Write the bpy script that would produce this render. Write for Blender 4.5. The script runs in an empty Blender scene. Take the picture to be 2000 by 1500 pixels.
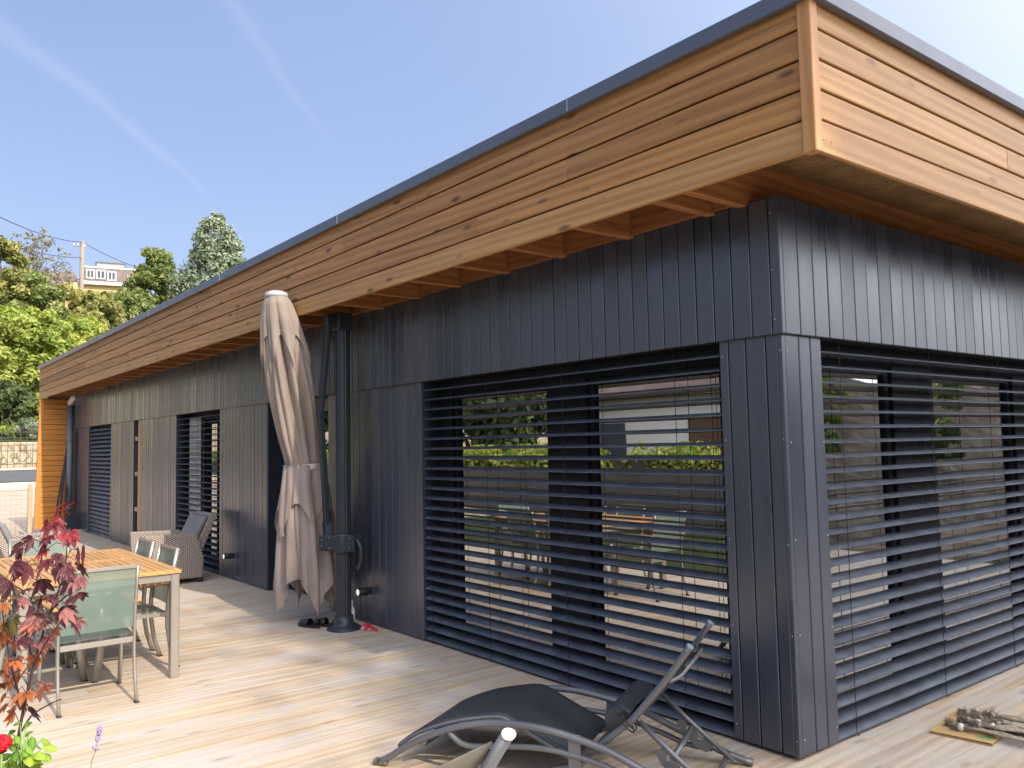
import bpy, bmesh, math, random
import numpy as np
from mathutils import Vector, Matrix
random.seed(7); RNG = np.random.default_rng(11)
scene = bpy.context.scene
COL = scene.collection
PI = math.pi

# ---------------------------------------------------------------- camera geometry
def _rot(yaw, pitch, roll):
    f = np.array([math.cos(pitch)*math.cos(yaw), math.cos(pitch)*math.sin(yaw), math.sin(pitch)])
    r = np.cross(f, [0, 0, 1]); r /= np.linalg.norm(r); d = np.cross(f, r)
    return np.array([math.cos(roll)*r+math.sin(roll)*d, -math.sin(roll)*r+math.cos(roll)*d, f])
CM = _rot(math.radians(141.93363), math.radians(4.13739), math.radians(1.19353))
FPX = 1635.107
CAM = np.array([2.537, -3.770, 1.62])
cd = bpy.data.cameras.new("camera"); cam = bpy.data.objects.new("camera", cd); COL.objects.link(cam)
cd.sensor_width = 36; cd.lens = FPX/2000*36; cd.clip_start = .05; cd.clip_end = 3000
m = Matrix.Identity(4)
for i in range(3):
    m[i][0] = CM[0][i]; m[i][1] = -CM[1][i]; m[i][2] = -CM[2][i]; m[i][3] = CAM[i]
cam.matrix_world = m; scene.camera = cam
def bearing(u, v, D):
    """a place D metres away (on plan) along a bearing surveyed from the photograph"""
    d = CM.T @ np.array([(u-1000)/FPX, (v-750)/FPX, 1.]); d /= math.hypot(d[0], d[1])
    return CAM + d*D

# ---------------------------------------------------------------- mesh builder
class MB:
    def __init__(s): s.v = []; s.f = []; s.sm = []
    def add(s, vs, fs, smooth=False):
        o = len(s.v); s.v += [tuple(map(float, p)) for p in vs]
        for f in fs: s.f.append(tuple(i+o for i in f)); s.sm.append(smooth)
        return s
    def box(s, lo, hi, c=0., M=None):
        lo = [min(a, b) for a, b in zip(lo, hi)]if 0 else list(lo); hi = list(hi)
        for i in range(3):
            if lo[i] > hi[i]: lo[i], hi[i] = hi[i], lo[i]
        c = min([c]+[(hi[i]-lo[i])*.45 for i in range(3)])
        vs, fs = [], []
        if c <= 0:
            for x in (lo[0], hi[0]):
                for y in (lo[1], hi[1]):
                    for z in (lo[2], hi[2]): vs.append((x, y, z))
            fs = [(0, 1, 3, 2), (4, 6, 7, 5), (0, 4, 5, 1), (2, 3, 7, 6), (0, 2, 6, 4), (1, 5, 7, 3)]
        else:
            idx = {}
            for a in range(3):
                for sx in (0, 1):
                    for sy in (0, 1):
                        for sz in (0, 1):
                            p = []
                            for k, sg in enumerate((sx, sy, sz)):
                                e = 0 if k == a else c
                                p.append(hi[k]-e if sg else lo[k]+e)
                            idx[(a, sx, sy, sz)] = len(vs); vs.append(tuple(p))
            for a in range(3):
                b, d = [k for k in range(3) if k != a]
                for sg in (0, 1):
                    q = []
                    for (i, j) in ((0, 0), (1, 0), (1, 1), (0, 1)):
                        k = [0, 0, 0]; k[a] = sg; k[b] = i; k[d] = j; q.append(idx[(a, *k)])
                    fs.append(tuple(q))
            for a in range(3):
                b, d = [k for k in range(3) if k != a]
                for i in (0, 1):
                    for j in (0, 1):
                        k0 = [0, 0, 0]; k1 = [0, 0, 0]; k0[b] = k1[b] = i; k0[d] = k1[d] = j; k1[a] = 1
                        fs.append((idx[(b, *k0)], idx[(b, *k1)], idx[(d, *k1)], idx[(d, *k0)]))
            for k in [(x, y, z) for x in (0, 1) for y in (0, 1) for z in (0, 1)]:
                fs.append((idx[(0, *k)], idx[(1, *k)], idx[(2, *k)]))
            ctr = np.array([(lo[i]+hi[i])/2 for i in range(3)])
            out = []
            for f in fs:
                P = [np.array(vs[i]) for i in f]; n = np.cross(P[1]-P[0], P[2]-P[0])
                out.append(f if np.dot(n, sum(P)/len(P)-ctr) > 0 else f[::-1])
            fs = out
        if M is not None: vs = [tuple(M @ Vector(p)) for p in vs]
        return s.add(vs, fs)
    def bar(s, a, b, w, h, up=(0, 0, 1), c=.002):
        """box bar from a to b, w across, h along up"""
        a = Vector(a); b = Vector(b); d = b-a; L = d.length; d.normalize(); u = Vector(up)
        x = d.cross(u); 
        if x.length < 1e-5: x = d.cross(Vector((1, 0, 0)))
        x.normalize(); u = x.cross(d)
        M = Matrix(((x[0], d[0], u[0], a[0]), (x[1], d[1], u[1], a[1]), (x[2], d[2], u[2], a[2]), (0, 0, 0, 1)))
        return s.box((-w/2, 0, -h/2), (w/2, L, h/2), c, M)
    def tube(s, pts, r, n=8, cap=True, rb=None, ref=(0, 0, 1), smooth=True, closed=False):
        P = [Vector(p) for p in pts]; k = len(P)
        R = r if hasattr(r, '__len__') else [r]*k
        RB = R if rb is None else (rb if hasattr(rb, '__len__') else [rb]*k)
        vs, fs = [], []; prev = None
        for i in range(k):
            t = (P[(i+1) % k]-P[i-1]) if closed else (P[min(i+1, k-1)]-P[max(i-1, 0)])
            if t.length < 1e-9: t = Vector((0, 0, 1))
            t.normalize()
            if prev is None:
                x = Vector(ref).cross(t)
                if x.length < 1e-3: x = Vector((1, 0, 0)).cross(t)
            else:
                x = prev-t*prev.dot(t)
            x.normalize(); prev = x; y = t.cross(x)
            for j in range(n):
                a = 2*PI*j/n; vs.append(P[i]+x*math.cos(a)*R[i]+y*math.sin(a)*RB[i])
        m_ = k if closed else k-1
        for i in range(m_):
            for j in range(n):
                a = i*n+j; b = i*n+(j+1) % n; i2 = (i+1) % k
                fs.append((a, b, i2*n+(j+1) % n, i2*n+j))
        s.add(vs, fs, smooth)
        if cap and not closed:
            o = len(s.v)-k*n
            s.f.append(tuple(o+j for j in reversed(range(n)))); s.sm.append(False)
            s.f.append(tuple(o+(k-1)*n+j for j in range(n))); s.sm.append(False)
        return s
    def lathe(s, prof, center=(0, 0, 0), n=20, axis=(0, 0, 1), smooth=True):
        a = Vector(axis).normalized(); x = a.orthogonal().normalized(); y = a.cross(x); c = Vector(center)
        vs, fs = [], []
        for r, z in prof:
            for j in range(n):
                t = 2*PI*j/n; vs.append(c+a*z+(x*math.cos(t)+y*math.sin(t))*max(r, 1e-4))
        k = len(prof)
        for i in range(k-1):
            for j in range(n): fs.append((i*n+j, i*n+(j+1) % n, (i+1)*n+(j+1) % n, (i+1)*n+j))
        s.add(vs, fs, smooth); o = len(s.v)-k*n
        if prof[0][0] > 2e-4: s.f.append(tuple(o+j for j in reversed(range(n)))); s.sm.append(False)
        if prof[-1][0] > 2e-4: s.f.append(tuple(o+(k-1)*n+j for j in range(n))); s.sm.append(False)
        return s
    def ball(s, c, r, n=10, sz=1., axis=(0, 0, 1)):
        pr = [(math.sin(PI*i/n)*r, -math.cos(PI*i/n)*r*sz) for i in range(n+1)]
        return s.lathe(pr, c, n+2, axis)
    def grid(s, fn, nu, nv, smooth=True, closed_u=False):
        vs = [fn(i/nu, j/nv) for i in range(nu+(0 if closed_u else 1)) for j in range(nv+1)]
        fs = []; w = nv+1; N = nu if closed_u else nu+1
        for i in range(nu):
            for j in range(nv):
                i2 = (i+1) % N
                fs.append((i*w+j, i2*w+j, i2*w+j+1, i*w+j+1))
        return s.add(vs, fs, smooth)
    def build(s, name, mat, parent=None, solid=0., off=None):
        me = bpy.data.meshes.new(name)
        q_ = parent
        while q_ is not None and '_wl' not in q_: q_ = q_.parent
        o3 = Vector(off) if off is not None else (Vector(q_['_wl']) if q_ is not None else Vector((0, 0, 0)))
        vs = s.v if o3.length == 0 else [(p[0]-o3[0], p[1]-o3[1], p[2]-o3[2]) for p in s.v]
        me.from_pydata(vs, [], s.f); me.polygons.foreach_set('use_smooth', s.sm); me.update()
        ob = bpy.data.objects.new(name, me); COL.objects.link(ob)
        if mat: me.materials.append(mat)
        if parent: ob.parent = parent
        if solid:
            md = ob.modifiers.new('solid', 'SOLIDIFY'); md.thickness = solid; md.offset = 0
        return ob
def tag(o, label=None, cat=None, group=None, kind=None):
    if label: o['label'] = label
    if cat: o['category'] = cat
    if group: o['group'] = group
    if kind: o['kind'] = kind
    return o
def thing(name, label, cat, loc=(0, 0, 0), rz=0, group=None):
    o = bpy.data.objects.new(name, None); COL.objects.link(o)
    o.location = loc; o.rotation_euler = (0, 0, rz); o.empty_display_size = .1
    return tag(o, label, cat, group)
def worldly(o):            # parts of this thing are given in world coordinates
    o['_wl'] = tuple(o.location); return o
def copy_tree(o, parent=None):
    c = o.copy(); COL.objects.link(c); c.parent = parent
    for ch in [x for x in bpy.data.objects if x.parent == o]: copy_tree(ch, c)
    return c
def fast_mesh(name, V, nper, mat, parent=None, attr=None, smooth=False):
    """V: (N*nper,3) vertices of N separate polygons of nper corners"""
    V = np.asarray(V, dtype=np.float32); n = len(V)//nper
    me = bpy.data.meshes.new(name); me.vertices.add(len(V)); me.vertices.foreach_set('co', V.ravel())
    me.loops.add(len(V)); me.loops.foreach_set('vertex_index', np.arange(len(V), dtype=np.int32))
    me.polygons.add(n); me.polygons.foreach_set('loop_start', np.arange(0, len(V), nper, dtype=np.int32))
    me.update(calc_edges=True)
    if attr is not None:
        a = me.attributes.new('tone', 'FLOAT', 'POINT'); a.data.foreach_set('value', np.asarray(attr, dtype=np.float32))
    ob = bpy.data.objects.new(name, me); COL.objects.link(ob); me.materials.append(mat)
    if parent: ob.parent = parent
    return ob

# ---------------------------------------------------------------- materials
class NT:
    def __init__(s, name):
        s.m = bpy.data.materials.new(name); s.m.use_nodes = True; s.t = s.m.node_tree
        s.b = s.t.nodes['Principled BSDF']; s.out = s.t.nodes['Material Output']
    def n(s, typ, **kw):
        nd = s.t.nodes.new(typ)
        for k, v in kw.items():
            if k.startswith('i_'):
                key = k[2:]; key = int(key) if key.isdigit() else key.replace('_', ' ')
                nd.inputs[key].default_value = v
            else: setattr(nd, k, v)
        return nd
    def l(s, a, b): s.t.links.new(a, b)
    def ramp(s, fac, stops, interp='LINEAR'):
        r = s.n('ShaderNodeValToRGB'); r.color_ramp.interpolation = interp; e = r.color_ramp.elements
        while len(e) < len(stops): e.new(.5)
        for k, (p, c) in enumerate(stops):
            e[k].position = p; e[k].color = (*c, 1) if len(c) == 3 else c
        s.l(fac, r.inputs[0]); return r.outputs[0]
    def mix(s, fac, a, b, mode='MIX'):
        x = s.n('ShaderNodeMix', data_type='RGBA', blend_type=mode)
        for sock, val in ((x.inputs[0], fac), (x.inputs[6], a), (x.inputs[7], b)):
            if hasattr(val, 'is_output'): s.l(val, sock)
            elif isinstance(val, (int, float)): sock.default_value = val
            else: sock.default_value = (*val, 1) if len(val) == 3 else val
        return x.outputs[2]
    def math(s, op, a, b=None, clamp=False):
        x = s.n('ShaderNodeMath', operation=op, use_clamp=clamp)
        for i, val in enumerate((a, b)):
            if val is None: continue
            if hasattr(val, 'is_output'): s.l(val, x.inputs[i])
            else: x.inputs[i].default_value = val
        return x.outputs[0]
    def noise(s, vec, scale, detail=4, rough=.55, dist=0):
        x = s.n('ShaderNodeTexNoise', i_Scale=scale, i_Detail=detail, i_Roughness=rough, i_Distortion=dist)
        if vec is not None: s.l(vec, x.inputs['Vector'])
        return x.outputs['Fac']
    def coord(s, kind='Object'): return s.n('ShaderNodeTexCoord').outputs[kind]
    def island(s): return s.n('ShaderNodeNewGeometry').outputs['Random Per Island']
    def scaled(s, vec, sc, rnd=None, k=37.):
        mp = s.n('ShaderNodeMapping'); mp.inputs['Scale'].default_value = sc; s.l(vec, mp.inputs['Vector'])
        if rnd is None: return mp.outputs[0]
        cb = s.n('ShaderNodeCombineXYZ'); q = s.math('MULTIPLY', rnd, k); q2 = s.math('MULTIPLY', rnd, k*2.7)
        s.l(q, cb.inputs[0]); s.l(q2, cb.inputs[1]); s.l(q, cb.inputs[2])
        ad = s.n('ShaderNodeVectorMath', operation='ADD'); s.l(mp.outputs[0], ad.inputs[0]); s.l(cb.outputs[0], ad.inputs[1])
        return ad.outputs[0]
    def bump(s, h, strength=.3, dist=.01):
        b = s.n('ShaderNodeBump', i_Strength=strength, i_Distance=dist); s.l(h, b.inputs['Height']); s.l(b.outputs[0], s.b.inputs['Normal']); return b
    def set(s, color=None, rough=None, metal=None, spec=None, **kw):
        for key, v in (('Base Color', color), ('Roughness', rough), ('Metallic', metal), ('Specular IOR Level', spec)):
            if v is None: continue
            if hasattr(v, 'is_output'): s.l(v, s.b.inputs[key])
            else: s.b.inputs[key].default_value = (*v, 1) if isinstance(v, tuple) and len(v) == 3 else v
        for k, v in kw.items(): s.b.inputs[k.replace('_', ' ')].default_value = v
        return s.m
def plain(name, color, rough=.5, metal=0., spec=.5, var=.12, scale=8., bump=0.):
    t = NT(name); c = t.coord(); nz = t.noise(c, scale, 5, .6)
    lo = tuple(x*(1-var) for x in color); hi = tuple(min(1, x*(1+var)) for x in color)
    t.set(t.ramp(nz, [(.3, lo), (.7, hi)]), None, metal, spec)
    t.set(rough=t.ramp(t.noise(c, scale*2.3, 3), [(.2, (rough*.85,)*3), (.8, (min(1, rough*1.15),)*3)]))
    if bump: t.bump(t.noise(c, scale*12, 4), bump, .003)
    return t.m
def wood(name, base, dark, axis, grain=1., rough=.5, knots=.5, tint=.25, grey=0., spec=.35, bump=.15, knotcol=(.06, .025, .012), greycol=(.30, .27, .24)):
    """stained or weathered board: streaks along axis, per-board tint, knots"""
    t = NT(name); c = t.coord(); r = t.island()
    long, tr = .9*grain, 22.*grain
    sc = [tr, tr, tr]; sc[axis] = long
    v = t.scaled(c, sc, r)
    g1 = t.noise(v, 1., 6, .62, .6)
    sc2 = [x*3.1 for x in sc]; sc2[axis] = long*1.6
    g2 = t.noise(t.scaled(c, sc2, r), 1., 3, .6)
    w = t.n('ShaderNodeTexWave', wave_type='BANDS', bands_direction='DIAGONAL', i_Scale=.55, i_Distortion=7., i_Detail=3., i_Detail_Scale=.8)
    sc3 = [tr*.9]*3; sc3[axis] = long*.7
    t.l(t.scaled(c, sc3, r), w.inputs['Vector'])
    f = t.math('ADD', t.math('MULTIPLY', g1, .55), t.math('MULTIPLY', w.outputs['Fac'], .25))
    f = t.math('ADD', f, t.math('MULTIPLY', g2, .25))
    sc4 = [150.]*3; sc4[axis] = 3.2
    g4 = t.noise(t.scaled(c, sc4, r, 51), 1., 3, .6)
    f = t.math('ADD', f, t.math('MULTIPLY', t.math('SUBTRACT', g4, .5), .42))
    col = t.ramp(f, [(.32, dark), (.62, base), (.85, tuple(min(1, x*1.18) for x in base))])
    # per board tint
    tn = t.ramp(r, [(0, (1-tint,)*3), (.35, (1.0, .98, .96)), (.7, (1-tint*.5, 1-tint*.55, 1-tint*.6)), (1, (1+tint*.35, 1+tint*.3, 1+tint*.2))])
    col = t.mix(1., col, tn, 'MULTIPLY')
    if grey:
        gm = t.noise(t.scaled(c, [3. if i != axis else .8 for i in range(3)], r, 11), 1., 5, .6)
        gk = t.ramp(gm, [(.42, (0,)*3), (.62, (grey,)*3)])
        col = t.mix(gk, col, greycol)
    if knots:
        vo = t.n('ShaderNodeTexVoronoi', feature='F1', i_Scale=1.)
        sk = [9.]*3; sk[axis] = 2.6
        t.l(t.scaled(c, sk, r, 19), vo.inputs['Vector'])
        k = t.ramp(vo.outputs['Distance'], [(.09, (knots,)*3), (.2, (0,)*3)])
        col = t.mix(k, col, knotcol)
    t.set(col, rough, 0, spec)
    if bump: t.bump(f, bump, .004)
    return t.m
# ---------------------------------------------------------------- shared materials
def paint_mat(name, base, axis, rough=.36):
    t = NT(name); c = t.coord(); r = t.island()
    sc = [26., 26., 26.]; sc[axis] = 1.1
    g = t.noise(t.scaled(c, sc, r), 1., 6, .65, .4)
    sc2 = [7., 7., 7.]; sc2[axis] = 1.5
    blot = t.noise(t.scaled(c, sc2, r, 13), 1., 5, .65)
    col = t.ramp(g, [(.3, tuple(x*.9 for x in base)), (.7, tuple(x*1.08 for x in base))])
    tn = t.ramp(r, [(0, (.86, .87, .9)), (.5, (1., 1., 1.)), (1, (1.16, 1.13, 1.1))])
    col = t.mix(1., col, tn, 'MULTIPLY')
    dust = t.ramp(blot, [(.55, (0,)*3), (.85, (.10,)*3)])
    col = t.mix(dust, col, (.12, .115, .11))
    vo = t.n('ShaderNodeTexVoronoi', feature='F1', i_Scale=1.); sk = [11.]*3; sk[axis] = 3.; t.l(t.scaled(c, sk, r, 23), vo.inputs['Vector'])
    col = t.mix(t.ramp(vo.outputs['Distance'], [(.05, (.4,)*3), (.11, (0,)*3)]), col, (.02, .02, .024))
    t.set(col, t.ramp(t.math('ADD', t.math('MULTIPLY', blot, .6), t.math('MULTIPLY', r, .4)), [(.25, (rough*.8,)*3), (.8, (rough*1.35,)*3)]), 0, 1.)
    t.bump(g, .03, .003); return t.m
M_PAINT = paint_mat('dark_blue_grey_paint', (.041, .050, .076), 2, .29)
M_CORE = plain('dark_wall_core', (.015, .016, .018), .8)
M_FAS_Y = wood('stained_larch_along_facade', (.46, .232, .075), (.30, .138, .044), 0, 1., .5, .85, .40)
M_EAVE = wood('honey_eaves_board', (.47, .265, .10), (.35, .178, .06), 0, 1., .5, .7, .2)
M_FAS_X = wood('stained_larch_along_gable', (.45, .25, .098), (.35, .183, .066), 1, 1., .5, .5, .22)
M_TRIM = wood('stained_larch_trim', (.50, .26, .10), (.40, .19, .07), 2, .8, .45, .3, .12)
M_WING = wood('orange_larch', (.62, .27, .06), (.50, .19, .038), 1, 1., .45, .4, .2)
M_JOIST = wood('stained_joist_timber', (.42, .19, .07), (.30, .12, .04), 1, 1., .55, .4, .2)
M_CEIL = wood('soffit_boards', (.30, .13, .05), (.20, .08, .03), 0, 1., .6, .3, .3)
def osb():
    t = NT('strand_board'); c = t.coord()
    vo = t.n('ShaderNodeTexVoronoi', feature='F1', i_Scale=1.); t.l(t.scaled(c, (22, 46, 10)), vo.inputs['Vector'])
    sep = t.n('ShaderNodeSeparateColor'); t.l(vo.outputs['Color'], sep.inputs[0])
    col = t.ramp(sep.outputs[0], [(0, (.22, .125, .052)), (.5, (.27, .16, .068)), (1, (.33, .205, .09))])
    col = t.mix(t.ramp(t.noise(c, 3, 5), [(.35, (.5,)*3), (.7, (0,)*3)]), col, (.09, .05, .022))
    t.set(col, .65); t.bump(sep.outputs[0], .3, .004); return t.m
M_OSB = osb()
M_CAP = plain('anthracite_roof_metal', (.085, .10, .135), .35, .0, .5, .06, 2.)
M_SLAT = plain('slate_blue_slat_metal', (.085, .10, .125), .42, 0., .5, .3, 7.)
M_FRAME = plain('anthracite_window_frame', (.014, .017, .026), .6, 0., .2)
M_CORD = plain('black_cord', (.012, .012, .013), .7)
def glass(name, ior, tint=(.006, .007, .008)):
    t = NT(name); t.set(tint, .0, 0, .5, IOR=ior)
    nz = t.noise(t.coord(), 1.3, 1); t.bump(nz, .035, .05); t.b.inputs['Roughness'].default_value = .012; return t.m
M_GLASS = glass('dark_reflecting_glass', 5.)
M_ZINC = plain('grey_downpipe_paint', (.17, .21, .27), .45, .0, .5, .05)
M_WHITE = plain('white_plastic', (.75, .75, .74), .4)
M_SCREW = plain('screw_head', (.55, .55, .55), .4, .6)
M_PALEFRAME = plain('greige_door_frame', (.16, .145, .12), .5)

# ---------------------------------------------------------------- timber house
house = worldly(thing('timber_house', 'long flat roofed house with charcoal vertical cladding and orange larch fascia above the deck', 'house', (0, 0, 0)))
def hp(mb, name, mat, parent=None): return mb.build(name, mat, parent or house, off=(0, 0, 0))

def cladding(axis, u0, u1, z0, z1, face, out, w=.125, gap=.007, t=.024, seed=0):
    """vertical boards between u0 and u1; axis 0: facade facing -y at y=face ; axis 1: gable facing +x at x=face"""
    mb = MB(); n = max(1, round((u1-u0)/w)); ww = (u1-u0)/n
    rnd = random.Random(seed)
    for i in range(n):
        a = u0+i*ww+gap/2; b = u0+(i+1)*ww-gap/2; d = rnd.uniform(-.0012, .0012)
        if axis == 0: mb.box((a, face+d, z0), (b, face+t, z1), .0035)
        else: mb.box((face-t, a, z0), (face+d, b, z1), .0035)
    return mb
def screws(axis, us, zs, face, parent, r=.0045):
    for u in us:
        for z in zs:
            q = (u, face, z) if axis == 0 else (face, u, z); a = (0, -1, 0) if axis == 0 else (1, 0, 0)
            hp(MB().lathe([(r, 0), (r*.8, .002), (0, .003)], q, 8, a), 'screw', M_SCREW, parent)
Z1 = 2.165
# core volumes behind the skins
core = MB()
core.box((-18.25, .62, -.3), (-.62, 9., 3.02))
core.box((-.385, .026, .02), (-.026, .345, 2.2))
core.box((-.62, 5.0, -.3), (-.03, 9., 2.9))
for a, b in ((-5.15, -3.53), (-8.55, -6.95), (-12.47, -10.46), (-14.55, -12.9), (-18.2, -16.45)):
    core.box((a+.004, .026, .02), (b-.004, .63, 2.2))
core.box((-18.2, -.004, 2.19), (-.03, .63, 2.885)); core.box((-.63, .02, 2.192), (.004, 9., 2.884))
hp(core, 'wall', M_CORE)
# lower cladding panels of the facade
for k, (a, b) in enumerate(((-5.15, -3.53), (-8.55, -6.95), (-12.47, -10.46), (-14.55, -12.9), (-18.2, -16.45))):
    hp(cladding(0, a, b, .012, 2.19, 0., -1, seed=k), 'cladding_panel', M_PAINT)
    hp(MB().box((a-.002, .02, .012), (a+.02, .3, 2.18)), 'reveal', M_PAINT); hp(MB().box((b-.02, .02, .012), (b+.002, .3, 2.18)), 'reveal', M_PAINT)
post = MB()
for a, b in ((-.40, -.345), (-.338, -.232), (-.225, -.105), (-.098, -.027)): post.box((a, 0, .02), (b, .025, 2.19), .004)
post.box((-.024, -.002, .02), (.002, .028, 2.19), .003)
for a, b in ((.031, .150), (.159, .257), (.266, .362)): post.box((-.025, a, .02), (0, b, 2.19), .004)
post.box((-.40, .025, .02), (-.376, .2, 2.19), .003).box((-.2, .34, .02), (-.025, .364, 2.19), .003)
p = hp(post, 'corner_post', M_PAINT)
screws(0, (-.38, -.012), (.10, .62, 1.08, 1.62, 2.08), -.0005, p)
screws(1, (.045, .345), (.10, .62, 1.1, 1.6, 2.08), .0005, p)
# upper cladding band, proud of the panels
band = cladding(0, -18.2, -.032, Z1, 2.888, -.03, -1, .1235, seed=31); band.box((-.029, -.032, Z1), (.032, -.004, 2.888), .004)
b1 = hp(band, 'upper_cladding_band', M_PAINT)
band2 = cladding(1, -.001, 8.9, Z1, 2.888, .03, 1, .136, seed=32)
b2 = hp(band2, 'upper_cladding_band', M_PAINT)
screws(0, (-.012,), (2.24, 2.5, 2.8), -.0335, b1)
hp(MB().box((-18.2, -.02, Z1+.004), (-.03, .6, Z1+.028)).box((-.6, -.02, Z1+.005), (.02, 8.9, Z1+.027)), 'band_underside', M_CORE)

# ------------- fascia, trim, roof
YF, XF, ZB = -.60, .61, 2.842
def boards_h(axis, face, u0, u1, zs, t, lens, seed, c=.004):
    mb = MB(); rnd = random.Random(seed)
    for (za, zb, d) in zs:
        u = u0-rnd.uniform(0, lens*.6)
        while u < u1:
            a = max(u, u0); b = min(u+lens*rnd.uniform(.8, 1.15), u1); u = b
            if b-a < .02: continue
            if axis == 0: mb.box((a+.0006, face+d, za), (b-.0006, face+t, zb), c)
            else: mb.box((face-t, a+.0006, za), (face-d, b-.0006, zb), c)
    return mb
rows = [(ZB, 2.982, .0), (2.993, 3.118, .004), (3.129, 3.253, .004), (3.264, 3.390, .004), (3.401, 3.52, .004)]
f1 = hp(boards_h(0, YF, -18.6, .555, rows[1:], .026, 4.4, 3), 'fascia', M_FAS_Y)
hp(boards_h(0, YF, -18.6, .555, rows[:1], .026, 4.4, 9), 'eaves_board', M_EAVE)
f2 = hp(boards_h(1, XF, -.555, 9., rows, .026, 4.2, 5), 'fascia', M_FAS_X)
hp(MB().box((-18.57, YF+.027, 2.95), (.56, YF+.04, 3.5)).box((XF-.04, -.56, 2.95), (XF-.027, 9, 3.5)), 'fascia_backing', M_CORE)
tr = MB(); tr.box((.556, -.612, ZB-.006), (.622, -.556+.0, 3.51), .004); hp(tr, 'corner_trim', M_TRIM)
screws(1, (-.535, -.47), (2.9,), XF+.001, f2)
cap = MB()
xs = [-18.64]+[-.9-2.9*k for k in range(6, -1, -1)]+[.655]
cap.box((-18.64, -.640, 3.500), (.650, -.60, 3.580), .004).box((.612, -.5995, 3.500), (.650, 9., 3.580), .004)
cap.box((-18.64, -.598, 3.555), (.61, 9., 3.575))
cp = hp(cap, 'roof_capping', M_CAP)
M_SEAM = plain('seam_metal', (.30, .33, .38), .4, .3)
for x in xs[1:-1]: hp(MB().box((x-.004, -.643, 3.503), (x+.004, -.6402, 3.583)), 'seam', M_SEAM, cp)
for y in (2.2, 5.1): hp(MB().box((.6502, y-.004, 3.503), (.653, y+.004, 3.583)), 'seam', M_SEAM, cp)
roof = MB(); roof.box((-18.55, -.55, 3.175), (.55, 8.95, 3.5)); hp(roof, 'roof', M_CORE)
ceil = MB()
for i in range(5): ceil.box((-18.5, -.55+i*.115, 3.15), (-.22, -.55+(i+1)*.115-.004, 3.17), .003)
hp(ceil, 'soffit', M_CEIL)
hp(MB().box((-.155, -.572, 3.122), (XF-.04, 9., 3.14)), 'strand_board_soffit', M_OSB)
hp(MB().box((-.215, -.555, 2.875), (-.158, 9., 3.148), .003), 'edge_beam', M_JOIST)
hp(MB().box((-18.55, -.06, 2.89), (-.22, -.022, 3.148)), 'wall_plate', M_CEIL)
jx = [-.40]+[-1.02-.622*k for k in range(29)]
for x in jx:
    if x > -18.5: hp(MB().box((x-.03, -.556, 2.875), (x+.03, -.024, 3.148), .003), 'joist', M_JOIST)

# ------------- wing wall at the far end and downpipe
wing = MB(); rows_w = 25; zz = np.linspace(0.0, 2.84, rows_w+1)
def yo(z): return -.690+(z/2.84)*.068
for i in range(rows_w):
    a, b = zz[i]+.003, zz[i+1]-.003
    wing.box((-18.34, yo((a+b)/2)+.075, a), (-18.3, .05, b), .005)
w_ = hp(wing, 'wing_wall', M_WING)
tw = MB()
q = [(-18.36, yo(0), 0), (-18.285, yo(0), 0), (-18.285, yo(0)+.08, 0), (-18.36, yo(0)+.08, 0)]
q2 = [(x, y+.068, 2.841) for x, y, z in q]
tw.add(q+q2, [(3, 2, 1, 0), (4, 5, 6, 7), (0, 1, 5, 4), (1, 2, 6, 5), (2, 3, 7, 6), (3, 0, 4, 7)])
hp(tw, 'wing_trim', M_WING, w_)
hp(MB().box((-18.5, -.55, 0), (-18.345, .6, 2.85)), 'wing_core', M_CORE, w_)
pipe = MB().tube([(-17.93, -.085, .36), (-17.93, -.085, 2.70)], .056, 16)
pipe.lathe([(.062, 0), (.062, .09)], (-17.93, -.085, 1.9), 16).lathe([(.062, 0), (.062, .07)], (-17.93, -.085, .4), 16)
dp = hp(pipe, 'downpipe', M_ZINC)
hp(MB().tube([(-17.93, -.085, 2.69), (-17.92, -.085, 2.75), (-17.82, -.06, 2.83), (-17.7, -.02, 2.88)], .058, 14), 'outlet', M_WHITE, dp)

# ------------- windows
def pane_box(mb, axis, u0, u1, z0, z1, d):
    if axis == 0: mb.box((u0, d, z0), (u1, d+.012, z1))
    else: mb.box((d-.012, u0, z0), (d, u1, z1))
    return mb
def window(axis, u0, u1, depth, panes, zt=2.06, zb=.09, pm=None, top=2.185):
    """frame with its panes set `depth` behind the cladding"""
    fr = MB(); ed = sorted(panes)
    def bx(a, b, za, zb_, d0, d1):
        if axis == 0: fr.box((a, d0, za), (b, d1, zb_), .004)
        else: fr.box((-d1, a, za), (-d0, b, zb_), .004)
    cur = u0
    for k, (a, b) in enumerate(ed):
        bx(cur, a, .0, top, depth, depth+.1); cur = b
    bx(cur, u1, .0, top, depth, depth+.1)
    for a, b in ed:
        bx(a-.001, b+.001, .0, zb, depth+.002, depth+.1); bx(a-.001, b+.001, zt, top, depth+.002, depth+.1)
        for s_, e_ in ((a, a+.05), (b-.05, b)): bx(s_, e_, zb, zt, depth+.025, depth+.08)
        bx(a+.05, b-.05, zb, zb+.06, depth+.026, depth+.079); bx(a+.05, b-.05, zt-.05, zt, depth+.026, depth+.079)
    f = hp(fr, 'window', M_FRAME)
    for k, (a, b) in enumerate(ed):
        mt = (pm or {}).get(k, M_GLASS)
        hp(pane_box(MB(), axis, a+.052, b-.052, zb+.062, zt-.052, (depth+.05)*(1 if axis == 0 else -1)), 'pane', mt, f)
    return f
window(0, -3.53, -.40, .15, [(-3.29, -2.05), (-1.65, -.50)])
window(1, .364, 5.0, .15, [(.42, 1.40), (1.93, 3.22), (3.62, 4.9)])
window(0, -10.46, -8.55, .15, [(-10.27, -9.74), (-9.6, -9.1), (-9.05, -8.7)])
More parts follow.
